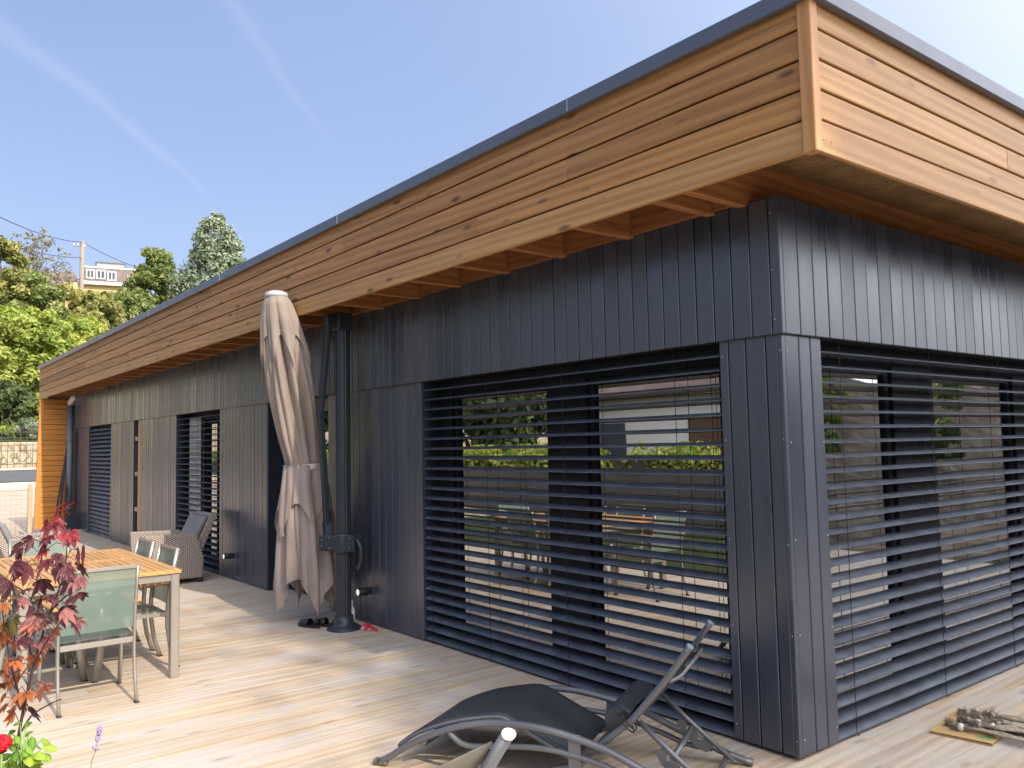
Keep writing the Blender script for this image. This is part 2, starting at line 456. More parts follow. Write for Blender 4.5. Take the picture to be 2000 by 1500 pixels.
def strip_sheet(u, v): return (-10.26+.5*u, .135+.012*math.sin(u*26), .1+2.*v)
hp(MB().grid(strip_sheet, 40, 1), 'bright_strip_sheet', plain('bright_strip_white', (.86, .85, .82), .8), None)  # white sheet added, its colour standing in for a bright strip of light
window(0, -16.45, -14.55, .15, [(-16.3, -15.6), (-15.4, -14.7)])
# side reveals of the window bays
hp(MB().box((-.4, .2, 0), (-.385, .34, 2.18)), 'reveal', M_PAINT)
def blind(axis, u0, u1, tilt, nsl=26, d=.052, z0=.035, pitch=.0825, w=.088, cords=()):
    """exterior venetian blind: curved slats on ladder cords"""
    sl = MB()
    rnd = random.Random(int(u0*100))
    for k in range(nsl):
        z = z0+k*pitch; j = rnd.uniform(-.0022, .0022); a = math.radians(tilt+9*(1-k/nsl)**2.5+rnd.uniform(-1.2, 1.2)); prof = []
        for i in range(9):
            s_ = (i/8-.5)*w; h = .006*math.cos(PI*(i/8-.5))
            prof.append((s_*math.cos(a)-h*math.sin(a), s_*math.sin(a)+h*math.cos(a)))
        t = .0016; ring = [(p_[0], p_[1]+t/2) for p_ in prof]+[(p_[0], p_[1]-t/2) for p_ in reversed(prof)]
        vs = []
        for u in (u0, u1):
            for (o, h) in ring:
                vs.append((u, d+o, z+h+j) if axis == 0 else (-(d+o), u, z+h+j))
        n = len(ring); fs = [(i, (i+1) % n, n+(i+1) % n, n+i) for i in range(n)]
        fs += [tuple(range(n)), tuple(range(2*n-1, n-1, -1))]
        sl.add(vs, fs)
        e = (-w/2*math.cos(a), -w/2*math.sin(a))
        pts = [(u, d+e[0], z+e[1]+j) if axis == 0 else (-(d+e[0]), u, z+e[1]+j) for u in (u0, u1)]
        sl.tube(pts, .0028, 6)
    b = hp(sl, 'blind', M_SLAT)
    top = 2.17
    for u in cords:
        for o in (-.042, .042):
            uu = u+(.03 if o > 0 else 0)
            cd_ = MB().tube([(uu, d+o, top) if axis == 0 else (-(d+o), uu, top), (uu, d+o*.9, z0-.02) if axis == 0 else (-(d+o*.9), uu, z0-.02)], .0022, 5)
            if o < 0:
                cd_.tube([(uu, d+o*.9, z0-.02), (uu+.012, d+o*1.1, z0-.032)] if axis == 0 else [(-(d+o*.9), uu, z0-.02), (-(d+o*1.1), uu+.012, z0-.032)], .0022, 5)
            hp(cd_, 'cord', M_CORD, b)
    return b
blind(0, -3.525, -.405, 12, cords=(-3.42, -2.62, -1.74, -.74))
blind(1, .37, 4.98, 12, cords=(.56, 1.60, 2.62, 3.7))
blind(0, -10.45, -8.56, 5, cords=(-10.2, -9.5, -8.75))
blind(0, -16.44, -14.56, 48, cords=(-16.2, -15.5, -14.8))
# ------------- slit opening with the exposed stud
sl = MB().box((-12.665, .012, .161), (-12.475, .12, 2.164), .003)
hp(sl, 'stud', M_TRIM)
M_BATTEN = plain('pale_batten', (.42, .33, .22), .6)
for z in (.62, 1.22, 1.82): hp(MB().box((-12.80, .0, z), (-12.668, .04, z+.07), .003), 'batten_block', M_BATTEN)
hp(MB().box((-12.9, .022, .012), (-12.47, .3, .16)), 'sill_panel', M_PAINT)
# ------------- entrance
dr = MB()
dr.box((-6.95, .0, .02), (-6.90, .62, 2.17), .003).box((-6.9, .22, .02), (-6.35, .27, 2.17), .004)
hp(dr, 'sliding_shutter', plain('navy_shutter_paint', (.016, .021, .034), .4))
df = MB().box((-5.36, .02, .02), (-5.15, .3, 2.18), .004).box((-6.35, .24, 2.03), (-5.36, .3, 2.17), .004).box((-6.34, .23, .02), (-6.26, .3, 2.03), .003).box((-6.26, .24, .02), (-5.36, .3, .10), .003)
dw = hp(df, 'door', M_PALEFRAME)
hp(MB().box((-6.26, .275, .10), (-5.36, .287, 2.03)), 'pane', M_GLASS, dw)
hp(MB().box((-5.66, .255, .1), (-5.62, .274, 2.03)), 'reflected_strip', M_WHITE, dw)  # white strip painted in for a reflection on the door glass
hp(MB().box((-5.665, .247, 1.32), (-5.615, .2545, 1.5)), 'reflected_red_patch', plain('reflection_red', (.5, .03, .03), .4), dw)  # red patch painted in as part of the same reflection
hp(MB().box((-5.62, .26, .45), (-5.42, .274, .95)), 'door_panel', plain('tan_board', (.33, .22, .09), .6), dw)
hp(MB().box((-5.155, -.004, .012), (-5.135, .02, 2.18), .002), 'edge_strip', M_PALEFRAME)
# ------------- wall lamps
M_BLACK = plain('black_powder_coat', (.018, .022, .028), .45)
tl = NT('frosted_lamp_lens'); tl.set((.85, .85, .83), .3); tl.b.inputs['Emission Color'].default_value = (1, .97, .92, 1); tl.b.inputs['Emission Strength'].default_value = .5
for x, lab in ((-4.48, 'small black wall spotlight with white lens beside the parasol pole'), (-8.04, 'small black wall spotlight with white lens on the panel beside the wicker armchair')):
    L = worldly(thing('wall_lamp', lab, 'wall lamp', (x, 0, .30), group='black spotlights low on the facade'))
    MB().box((x-.03, -.018, .27), (x+.03, -.0015, .33), .004).lathe([(.034, -.0), (.036, .004), (.036, .095), (.033, .1), (.031, .1)], (x, -.018, .30), 18, (0, -1, 0)).build('body', M_BLACK, L)
    MB().lathe([(.031, 0), (.025, .005), (0, .007)], (x, -.1165, .30), 18, (0, -1, 0)).build('lens', tl.m, L)
# ---------------------------------------------------------------- ground and setting
def gz(x, y=0.):
    pts = [(-500, 26), (-200, 22), (-112, 18), (-51.6, 2.3), (-51.4, 2.2), (-51.2, .86), (-49.2, .83), (-49, .76), (-38.6, .42), (-38.4, .50), (-37.6, .44), (-37.5, .24), (-17.4, -.24), (-16.9, -.38), (5.4, -.38), (6.8, .8), (10, 3.3), (15, 3.5), (60, 6), (500, 20)]
    return float(np.interp(x, [p[0] for p in pts], [p[1] for p in pts]))
gx = sorted(set([-500, -300, -200, -150, -112, -100, -90, -80, -70, -60, -51.6, -51.4, -51.2, -49.2, -49, -44, -38.6, -38.4, -37.6, -37.5, -17.4, -16.9, -8, 0, 4, 5.4, 5.9, 6.4, 6.8, 7.4, 8, 8.7, 9.4, 10, 10.6, 11.4, 12.5, 15, 20, 60, 120, 500]))
gy = [-500, -200, -100, -60, -40]+list(np.arange(-30, 31, 1.5))+[40, 60, 100, 200, 500]
gm = MB(); rnd = random.Random(5); vs = []
for x in gx:
    for y in gy:
        j = rnd.uniform(-.28, .28) if 5.8 < x < 11 else (rnd.uniform(-.4, .4) if x < -55 else 0)
        vs.append((x+(j if 5.8 < x < 11 else 0), y, gz(x)+j*.8))
w = len(gy)
gm.add(vs, [(i*w+j, (i+1)*w+j, (i+1)*w+j+1, i*w+j+1) for i in range(len(gx)-1) for j in range(w-1)])
t = NT('grass_and_earth'); c = t.coord()
gr = t.ramp(t.noise(c, 1.7, 6, .7), [(.3, (.028, .042, .012)), (.55, (.05, .065, .02)), (.8, (.10, .085, .045))])
st = t.ramp(t.noise(c, 1.1, 8, .75, .5), [(.30, (.08, .055, .035)), (.45, (.22, .155, .10)), (.58, (.36, .28, .20)), (.72, (.58, .50, .40))])
sx = t.n('ShaderNodeSeparateXYZ'); t.l(c, sx.inputs[0])
mk = t.math('ADD', t.math('MULTIPLY', t.noise(c, .6, 4), 3.), sx.outputs[0])
ml = t.math('MULTIPLY', t.math('LESS_THAN', sx.outputs[1], -7.5), t.math('LESS_THAN', sx.outputs[0], -51.3))
gr = t.mix(ml, gr, t.ramp(t.noise(c, .4, 6, .7), [(.3, (.30, .26, .16)), (.7, (.44, .38, .27))]))
t.set(t.mix(t.ramp(t.math('MULTIPLY', mk, .05), [(.22, (0,)*3), (.26, (1,)*3)]), gr, st), .95, 0, .2)
t.bump(t.noise(c, 3, 8, .7), .9, .12)
tag(gm.build('ground', t.m), kind='structure')
# paved yard beyond the deck
t = NT('pale_block_paving'); c = t.coord()
bk = t.n('ShaderNodeTexBrick', i_Scale=1., i_Mortar_Size=.006, i_Brick_Width=.34, i_Row_Height=.24, i_Bias=0.)
bk.inputs['Color1'].default_value = (.50, .385, .29, 1); bk.inputs['Color2'].default_value = (.42, .33, .26, 1); bk.inputs['Mortar'].default_value = (.30, .23, .17, 1)
t.l(c, bk.inputs['Vector'])
t.set(t.mix(t.ramp(t.noise(c, 2.5, 6, .7), [(.35, (.35,)*3), (.7, (0,)*3)]), bk.outputs['Color'], (.30, .24, .19)), .85, 0, .2)
t.bump(bk.outputs['Fac'], -.4, .01)
pv = MB(); px_ = [-37.5, -30, -24, -17.02]
pv.add([(x, y, gz(x)+.006 if x < -17.4 else -.236) for x in px_ for y in (-14, 9)], [(2*i, 2*i+2, 2*i+3, 2*i+1) for i in range(3)])
pv.box((-17.03, -14, -.38), (-17.0, -.62, -.236))
tag(pv.build('paved_yard', t.m), kind='structure')
M_KERB = plain('pale_kerb_stone', (.46, .40, .33), .85, 0, .2, .15, 3)
kb = MB().box((-38.35, -60, .1), (-37.48, 60, .47), .02); tag(kb.build('pavement', M_KERB), kind='structure')
kb = MB().box((-51.1, -60, .5), (-49.15, 60, .90), .02); tag(kb.build('pavement', M_KERB), kind='structure')
t = NT('asphalt'); c = t.coord(); t.set(t.ramp(t.noise(c, 2., 8, .7), [(.3, (.07, .072, .078)), (.7, (.125, .125, .13))]), .9, 0, .2)
rd = MB().add([(-49.1, -200, .775), (-38.5, -200, .44), (-38.5, 200, .44), (-49.1, 200, .775)], [(0, 1, 2, 3)])
tag(rd.build('road', t.m), kind='structure')
# deck
M_DECK = wood('weathered_deck_boards', (.555, .432, .303), (.40, .31, .215), 1, .75, .62, .45, .14, .75, .3, .2, (.20, .13, .08), (.50, .46, .42))
dk = MB(); rnd = random.Random(12); x = -17.0; bw = .142
while x < 5.2:
    y1 = .60 if x < -.6 else (.1 if x < -.15 else 7.5)
    if x > -.62 and x < 0: y1 = 7.5 if x > -.16 else .5
    ye = -3.72 if x < -1.2 else -6.6
    y = ye-rnd.uniform(0, 3.6)
    while y < y1:
        L = rnd.choice((3.6, 4.2, 4.8)); a = max(y, ye); b = min(y+L, y1); y += L
        if b-a < .05: continue
        dz = rnd.uniform(-.0015, .0015)
        dk.box((x+.0014+rnd.uniform(0, .0016), a+.0006, -.028), (x+bw-.0014, b-.0006, dz*.6), .0009)
    x += bw
deck = dk.build('deck', M_DECK); tag(deck, kind='structure')
sub = MB().box((-16.98, -3.68, -.20), (5.15, .5, -.06)).box((-1.15, -6.55, -.2), (5.15, -3.69, -.061)).box((.0, .5, -.20), (5.15, 7.4, -.06)); tag(sub.build('deck_base', M_CORE), kind='structure')
fs = MB().box((-17.035, -3.72, -.23), (-17.003, -.7, -.004), .003).box((-17.0, -3.755, -.3), (-1.2, -3.723, -.004), .003); tag(fs.build('deck_edge', M_DECK), kind='structure')

# ---------------------------------------------------------------- foliage
def leaf_mat(name, c0, c1, c2, trans=.35):
    t = NT(name); a = t.n('ShaderNodeAttribute', attribute_name='tone'); r = t.island()
    f = t.math('ADD', t.math('MULTIPLY', a.outputs['Fac'], .62), t.math('MULTIPLY', r, .38))
    col = t.ramp(f, [(.1, c0), (.5, c1), (.92, c2)])
    t.set(col, .6, 0, .25)
    tr = t.n('ShaderNodeBsdfTranslucent'); t.l(t.mix(1., col, (1.25, 1.2, .6), 'MULTIPLY'), tr.inputs[0])
    ms = t.n('ShaderNodeMixShader'); ms.inputs[0].default_value = trans
    t.l(t.b.outputs[0], ms.inputs[1]); t.l(tr.outputs[0], ms.inputs[2]); t.l(ms.outputs[0], t.out.inputs[0]); return t.m
def leaf_cloud(C, R, T, n, size, rng, squash=.8, shell=.55, up=.35, long=1.5):
    """n leaves spread over clumps with centres C, radii R and tones T -> vertices (4 per leaf), tone per vertex"""
    C = np.asarray(C); R = np.asarray(R); T = np.asarray(T); p = R**2; p = p/p.sum()
    k = rng.choice(len(C), n, p=p)
    d = rng.normal(size=(n, 3)); d /= np.linalg.norm(d, axis=1)[:, None]
    rad = R[k]*(shell+(1-shell)*rng.random(n)**.6)*(1+.25*rng.normal(size=n)*.5)
    P = C[k]+d*rad[:, None]*np.array([1, 1, squash])
    nrm = d+rng.normal(size=(n, 3))*.65+np.array([0, 0, up]); nrm /= np.linalg.norm(nrm, axis=1)[:, None]
    tg = np.cross(nrm, rng.normal(size=(n, 3))); tg /= np.linalg.norm(tg, axis=1)[:, None]; bt = np.cross(nrm, tg)
    s = size*(.6+.8*rng.random(n))[:, None]
    V = np.stack([P-tg*s*.5*long, P+bt*s*.38+nrm*s*.08, P+tg*s*.5*long, P-bt*s*.38+nrm*s*.08], 1).reshape(-1, 3)
    tone = np.repeat(np.clip(T[k]+rng.normal(size=n)*.12, 0, 1), 4)
    return V, tone
M_BARK = plain('tree_bark', (.10, .075, .055), .9, 0, .2, .3, 3.)
def crown_clumps(rng, n, rx, ry, rz, shape='round', cr=.3):
    out = []; R = []
    while len(out) < n:
        q = rng.uniform(-1, 1, 3)
        if shape == 'round':
            l = np.linalg.norm(q)
            if l > 1 or l < .35: continue
            r = cr*(1.15-.35*l)
        elif shape == 'cone':
            f_ = 1-(q[2]+1)/2; hw = .95*f_**.62+.02; l = hw*rng.uniform(.25, .92)**.6; an = rng.uniform(0, 2*PI)
            q = np.array([l*math.cos(an), l*math.sin(an), q[2]]); r = cr*(.10+.62*f_**.6)
        else:
            l = np.linalg.norm(q)
            if l > 1: continue
            r = cr*rng.uniform(.5, 1.)
        out.append(q*np.array([rx, ry, rz])); R.append(r*min(rx, rz)*rng.uniform(.75, 1.2))
    return np.array(out), np.array(R)
def tree(name, label, base, H, crown, mat, n=7000, size=.3, seed=1, shape='round', ncl=26, cr=.34, group=None, trunk=.16, cat='tree', limbs=6, shell=.5, squash=.85):
    """crown = (rx, ry, rz, centre height)"""
    rng = np.random.default_rng(seed); rx, ry, rz, cz = crown
    T = thing(name, label, cat, tuple(base), group=group)
    Cc, R = crown_clumps(rng, ncl, rx, ry, rz, shape, cr); Cc[:, 2] += cz
    tp_ = (Cc[:, 2]+R*.8).max(); zm_ = Cc[:, 2].min(); Cc[:, 2] = zm_+(Cc[:, 2]-zm_)*(H-zm_)/(tp_-zm_)
    tone = np.clip(.5+.22*rng.normal(size=ncl), 0, 1)
    V, tn = leaf_cloud(Cc, R, tone, n, size, rng, squash, shell)
    k = V[:, 2] < .02; V[k, 2] = .02
    fast_mesh('crown', V, 4, mat, T, tn)
    tk = MB(); top = cz+rz*.6; pts = [(rng.normal()*.04*i*trunk*5, rng.normal()*.04*i*trunk*5, top*i/6-(.3 if i == 0 else 0)) for i in range(7)]
    tk.tube(pts, [trunk*(1-.13*i) for i in range(7)], 8)
    for i in rng.choice(ncl, min(limbs, ncl), replace=False):
        s0 = Vector(pts[int(rng.integers(2, 5))]); e = Vector(Cc[i]); mid = s0.lerp(e, .5)+Vector((0, 0, .12*(e-s0).length))
        tk.tube([s0, mid, e], [trunk*.5, trunk*.32, trunk*.1], 6)
    tk.build('trunk', M_BARK, T); return T
L_BRIGHT = leaf_mat('sunny_green_leaves', (.12, .17, .03), (.29, .36, .075), (.50, .50, .15), .4)
L_MID = leaf_mat('mid_green_leaves', (.09, .125, .04), (.20, .25, .08), (.35, .36, .14), .35)
L_DARK = leaf_mat('dark_green_leaves', (.03, .05, .02), (.07, .10, .035), (.14, .17, .06), .25)
L_OLIVE = leaf_mat('olive_leaves', (.13, .15, .045), (.29, .29, .095), (.45, .42, .17), .35)
L_BLUE = leaf_mat('blue_green_needles', (.09, .125, .08), (.20, .25, .165), (.36, .40, .27), .2)
L_SPARSE = leaf_mat('greyish_thin_leaves', (.13, .12, .09), (.25, .23, .18), (.36, .32, .26), .35)
def at_hill(u, D):
    p = bearing(u, 890, D); return p[0], p[1], gz(p[0])
def veg(name, label, u, vtop, D, halfpx, mat, hfrac=1., **kw):
    """plant standing on the hillside in the direction u, its top seen at vtop, halfpx half width"""
    x, y, z = at_hill(u, D); hor = 895-.0208*u
    H = CAM[2]+(hor-vtop)/FPX*D-z; r = halfpx/FPX*D; rz = H*hfrac/2
    return tree(name, label, (x, y, z), H, (r*.9, r*.9, rz*.92, H-rz), mat, **kw)
veg('conifer', 'tall blue green conifer rising behind the roof edge', 418, 440, 72, 132, L_BLUE, .97, n=60000, size=.20, seed=3, shape='cone', ncl=330, cr=.36, trunk=.22)
veg('birch_tree', 'upright bushy green tree left of the tall conifer', 297, 516, 78, 52, L_MID, .85, n=17000, size=.23, seed=4, ncl=100, cr=.30)
veg('wispy_tree', 'thin sparse grey tree standing against the sky left of the utility pole', 62, 502, 70, 66, L_SPARSE, .5, n=2600, size=.15, seed=5, ncl=170, cr=.13, shape='loose', trunk=.07, limbs=30)
veg('olive_tree', 'olive yellow tree at the left picture edge on the hilltop', -14, 528, 66, 62, L_OLIVE, .8, n=14000, size=.23, seed=6, ncl=90, cr=.27)
veg('round_tree', 'bright yellow green tree filling the lower hillside beside the orange wing', 40, 640, 60, 84, L_BRIGHT, .8, n=24000, size=.21, seed=7, ncl=130, cr=.24)
veg('round_tree', 'bright green tree whose top meets the far roof corner', 152, 650, 63, 66, L_BRIGHT, .8, n=17000, size=.21, seed=8, ncl=100, cr=.25)
veg('bushy_tree', 'dark green bushy tree below the mansard house', 222, 600, 74, 54, L_MID, .8, n=14000, size=.23, seed=9, ncl=90, cr=.27)
veg('bushy_tree', 'mottled green tree at the foot of the utility pole', 128, 597, 70, 62, L_OLIVE, .75, n=14000, size=.23, seed=10, ncl=90, cr=.26)
veg('bushy_tree', 'mid green tree just below the wispy tree', 55, 578, 66, 66, L_MID, .8, n=15000, size=.23, seed=12, ncl=90, cr=.26)
veg('bushy_tree', 'green tree peeking over the roof under the birch', 268, 596, 70, 44, L_MID, .8, n=11000, size=.23, seed=14, ncl=70, cr=.28)
veg('bushy_tree', 'small olive tree just right of the utility pole', 190, 604, 66, 50, L_OLIVE, .8, n=11000, size=.23, seed=15, ncl=70, cr=.28)
veg('shrub', 'dark green rounded shrub below the bright tree', 20, 770, 57, 42, L_DARK, .95, n=6500, size=.22, seed=16, ncl=30, cr=.3, cat='shrub', trunk=.05)
veg('shrub', 'bright green shrub beside the orange wing wall', 70, 790, 57.5, 30, L_BRIGHT, .95, n=5000, size=.22, seed=17, ncl=24, cr=.3, cat='shrub', trunk=.05)
veg('shrub', 'low yellow green shrub above the stone wall', 12, 848, 55.6, 28, L_BRIGHT, .95, n=2600, size=.18, seed=18, ncl=16, cr=.34, cat='shrub', trunk=.04)
veg('shrub', 'grey green shrub hanging over the stone wall at the wing', 60, 832, 55.4, 24, L_BLUE, .98, n=3800, size=.16, seed=19, ncl=18, cr=.34, cat='shrub', trunk=.04)
# overgrowth covering the slope and the wood on the ridge (uncountable)
rng = np.random.default_rng(77); n = 700
X = rng.uniform(-108, -54, n); Y = rng.uniform(-7, 60, n)
Cc = np.stack([X, Y, [gz(x)+rng.uniform(.2, 1.1) for x in X]], 1); R = rng.uniform(.7, 1.7, n)
V, tn = leaf_cloud(Cc, R, np.clip(.45+.25*rng.normal(size=n), 0, 1), 56000, .30, rng)
tag(fast_mesh('undergrowth', V, 4, L_MID, None, tn), 'green undergrowth covering the hillside', 'undergrowth', kind='stuff')

# ---------------------------------------------------------------- retaining wall, iron fence, pole, far house
t = NT('rubble_stone'); c = t.coord()
vo = t.n('ShaderNodeTexVoronoi', feature='F1', i_Scale=2.4); t.l(t.scaled(c, (1, 1, 1.5)), vo.inputs['Vector'])
sp = t.n('ShaderNodeSeparateColor'); t.l(vo.outputs['Color'], sp.inputs[0])
ve = t.n('ShaderNodeTexVoronoi', feature='DISTANCE_TO_EDGE', i_Scale=2.4); t.l(t.scaled(c, (1, 1, 1.5)), ve.inputs['Vector'])
col = t.ramp(sp.outputs[0], [(0, (.26, .20, .13)), (.5, (.40, .31, .19)), (.8, (.46, .37, .25)), (1, (.22, .21, .2))])
t.set(t.mix(t.ramp(ve.outputs['Distance'], [(.02, (1,)*3), (.07, (0,)*3)]), col, (.40, .33, .24)), .9, 0, .2); t.bump(ve.outputs['Distance'], .5, .05)
rw = MB().box((-51.75, -40, .6), (-51.2, 40, 2.32), .05); tag(rw.build('stone_wall', t.m), 'low tan rubble stone retaining wall across the road', 'wall')
M_IRON = plain('dark_wrought_iron', (.05, .045, .04), .6, .2)
fe = worldly(thing('iron_fence', 'ornate wrought iron fence in front of the stone wall across the road', 'fence', (-50.2, 3, .9)))
mb = MB()
for z in (1.12, 2.55, 2.86): mb.bar((-50.2, -9, z), (-50.2, 8, z), .05, .04)
mb.build('rail', M_IRON, fe)
mb = MB()
for i in range(57): mb.bar((-50.2, -9+i*.3, .9), (-50.2, -9+i*.3, 2.95), .028, .028, (1, 0, 0))
mb.build('bars', M_IRON, fe)
mb = MB()
for i in range(14):
    y0 = -8.6+i*1.2
    mb = MB()
    for (dy, dz, r) in ((0, 1.55, .30), (-.3, 1.32, .17), (.3, 1.32, .17), (0, 2.0, .16)):
        mb.tube([(-50.2, y0+dy+r*math.cos(a*PI/7), dz+r*math.sin(a*PI/7)) for a in range(14)], .018, 5, closed=True)
    mb.build('scroll', M_IRON, fe)

mb = MB().box((-50.28, -9.1, .9), (-50.12, -8.94, 3.0), .01); mb.build('fence_post', M_IRON, fe)
mb = MB().box((-50.28, 7.94, .9), (-50.12, 8.1, 3.0), .01); mb.build('fence_post', M_IRON, fe)
# utility pole and its lines
p = bearing(160, 520, 90); zt = CAM[2]+(892-519)/FPX*90; zb = gz(p[0])
M_CONC = plain('weathered_pole_timber', (.24, .20, .155), .85, 0, .2)
up = worldly(thing('utility_pole', 'weathered utility pole rising above the hillside trees in front of the mansard house', 'utility pole', (p[0], p[1], zb)))
MB().tube([(p[0], p[1], zb-.5), (p[0], p[1], zt)], [.25, .19], 10).build('pole', M_CONC, up)
MB().bar((p[0]-.1, p[1]-.75, zt-.5), (p[0]-.1, p[1]+.3, zt-.5), .1, .1).build('cross_arm', M_CONC, up)
mb = MB()
for dy in (-.7, -.35, .25): mb.lathe([(.05, 0), (.075, .05), (.05, .1), (.07, .15), (.03, .2)], (p[0]-.1, p[1]+dy, zt-.45), 8)
mb.build('insulators', M_WHITE, up)
lines = [((-60, 478, 60), .1), ((-70, 520, 60), 1.6), ((330, 566, 100), .1), ((-60, 640, 80), 3.6)]
for k, ((u, v, D), dz) in enumerate(lines):
    e = bearing(u, 890, D); ze = CAM[2]+(895-.0208*u-v)/FPX*D
    a = Vector((p[0], p[1], zt-dz)); b = Vector((e[0], e[1], ze)); pts = []
    for i in range(15):
        s_ = i/14; q = a.lerp(b, s_); q.z -= 4*.5*s_*(1-s_); pts.append(q)
    tag(MB().tube(pts, .028, 5).build('overhead_cable', M_CORD), ['top black cable running left from the utility pole to the picture edge', 'second black cable running left behind the wispy tree', 'black cable running right from the utility pole to the birch', 'lowest black cable sagging left through the hillside trees'][k], 'cable', 'cables on the utility pole')
# mansard house on the ridge, built on its own axes
D0 = 112; o = bearing(200, 890, D0); rr = Vector((CM[0][0], CM[0][1], 0)).normalized(); dd = Vector((o[0]-CAM[0], o[1]-CAM[1], 0)).normalized()
rr = Vector((-dd.y, dd.x, 0))*-1; px = D0/FPX; zh = lambda v: CAM[2]+(891-v)*px
mh = worldly(thing('mansard_house', 'far hillside house with brown mansard roof, white dormer windows and ochre walls', 'house', (o[0], o[1], gz(o[0]))))
def hpnt(u, v, dep): q = Vector((o[0], o[1], 0))+rr*((u-200)*px)+dd*dep; return (q.x, q.y, zh(v))
def hblock(u0, u1, v0, v1, d0, d1, ins=0., ind=0.):
    """block between picture columns u, heights v, depths d; its top shrunk by ins px and ind metres"""
    mb = MB(); b = [hpnt(u0, v1, d0), hpnt(u1, v1, d0), hpnt(u1, v1, d1), hpnt(u0, v1, d1)]
    t_ = [hpnt(u0+ins, v0, d0+ind), hpnt(u1-ins, v0, d0+ind), hpnt(u1-ins, v0, d1-ind), hpnt(u0+ins, v0, d1-ind)]
    return mb.add(b+t_, [(3, 2, 1, 0), (4, 5, 6, 7), (0, 1, 5, 4), (1, 2, 6, 5), (2, 3, 7, 6), (3, 0, 4, 7)])
M_TILE = plain('brown_roof_tiles', (.15, .115, .10), .8, 0, .2, .3, 1.2); M_OCHRE = plain('ochre_render', (.50, .36, .17), .8, 0, .2, .1, .8)
hblock(150, 262, 592, 760, 0, 9).build('wall', M_OCHRE, mh)
hblock(158, 268, 562, 594, -.5, 9.5, 6, .9).build('mansard_roof', M_TILE, mh)
hblock(84, 162, 561, 597, 1, 10, 12, 3.5).build('wing_roof', M_TILE, mh)
hblock(90, 157, 597, 760, 1.4, 9.5).build('wing', M_OCHRE, mh)
hblock(160, 266, 590, 595, -.7, 9.7).build('cornice', M_WHITE, mh)
hblock(164, 262, 560.6, 562.6, .3, 8.7).build('ridge_trim', M_WHITE, mh)
ch = hblock(186, 232, 546, 566, 2.5, 6); ch.build('rooftop_block', plain('pale_grey_render', (.27, .27, .285), .8), mh)
hblock(184, 234, 543.5, 546.2, 2.3, 6.2).build('block_cap', plain('dark_grey_cap', (.12, .13, .15), .6), mh)
M_DG = plain('dim_window_glass', (.07, .08, .10), .5, 0, .2)
for (a, b, va, vb) in ((170, 184, 568, 584), (186, 201, 568, 584), (204, 218, 569, 586), (236, 246, 575, 591)):
    wv = hblock(a, b, va, vb, -.35, 1.).build('window', M_WHITE, mh)
    hblock(a+2, (a+b)/2-.7, va+2, vb-2, -.42, -.36).build('pane', M_DG, wv); hblock((a+b)/2+.7, b-2, va+2, vb-2, -.42, -.36).build('pane', M_DG, wv)
# wire mesh fence and its post beside the wing
wf = worldly(thing('wire_fence', 'thin wire mesh fence with pale timber post beside the orange wing wall', 'fence', (-18.6, -2, -.25)))
MB().box((-18.45, -.80, -.3), (-18.37, -.72, .98), .006).build('post', plain('pale_fence_timber', (.46, .36, .22), .7), wf)
MB().box((-18.45, -4.2, -.3), (-18.37, -4.12, .98), .006).build('post', bpy.data.materials['pale_fence_timber'], wf)
mb = MB()
for i in range(34): mb.tube([(-18.41, -.82-i*.1, -.26), (-18.41, -.82-i*.1, .86)], .0018, 4)
for i in range(12): mb.tube([(-18.41, -.8, -.25+i*.1), (-18.41, -4.12, -.25+i*.1)], .0018 if i < 11 else .004, 4)
mb.build('wire_mesh', plain('galvanised_wire', (.30, .28, .25), .5, .5), wf)

# ---------------------------------------------------------------- garden side, seen mirrored in the glass
gw = MB().box((-46, -10.6, -.4), (6, -10.3, .92), .01).box((-46, -10.64, .921), (6, -10.26, .98), .01); tag(gw.build('garden_wall', plain('grey_garden_wall', (.11, .10, .09), .85, 0, .2, .2, 2.)), 'grey garden wall with a pale coping below the clipped hedge', 'wall')
rng = np.random.default_rng(5); n = 900
Cc = np.stack([rng.uniform(-44, 5.5, n), rng.uniform(-11.7, -10.9, n), rng.uniform(.5, 1.45, n)], 1)
V, tn = leaf_cloud(Cc, np.full(n, .3), np.clip(.6+.2*rng.normal(size=n), 0, 1), 42000, .12, rng); V[:, 2] = np.minimum(V[:, 2], 1.62+.02*rng.random(len(V)))
hd = thing('clipped_hedge', 'long clipped yellow green hedge above the garden wall, mirrored in the glass', 'hedge', (0, 0, 0)); fast_mesh('foliage', V, 4, L_BRIGHT, hd, tn)
MB().box((-44, -11.5, -.4), (5.5, -11.1, 1.2)).build('stems', M_BARK, hd)
nh = worldly(thing('white_house', 'white rendered house with dark roof mirrored in the large window', 'house', (-19, -24, -.4)))
M_WR = plain('white_render', (.74, .72, .68), .8, 0, .2, .05)
MB().box((-27, -30, -.4), (-11.5, -22, 3.6)).build('wall', M_WR, nh)
rf = MB(); rf.add([(-27.6, -30.6, 3.5), (-10.9, -30.6, 3.5), (-10.9, -21.4, 3.5), (-27.6, -21.4, 3.5), (-27.6, -26, 7), (-10.9, -26, 7)], [(0, 1, 5, 4), (2, 3, 4, 5), (1, 2, 5), (3, 0, 4), (3, 2, 1, 0)]); rf.build('roof', M_TILE, nh)
MB().box((-19.5, -22.02, -.4), (-17, -21.95, 2.6)).build('door', plain('brown_garage_door', (.13, .07, .045), .6), nh)
for xx in (-24.5, -14.5): MB().box((xx, -22.02, .9), (xx+1.4, -21.95, 2.4)).build('window', M_DG, nh)
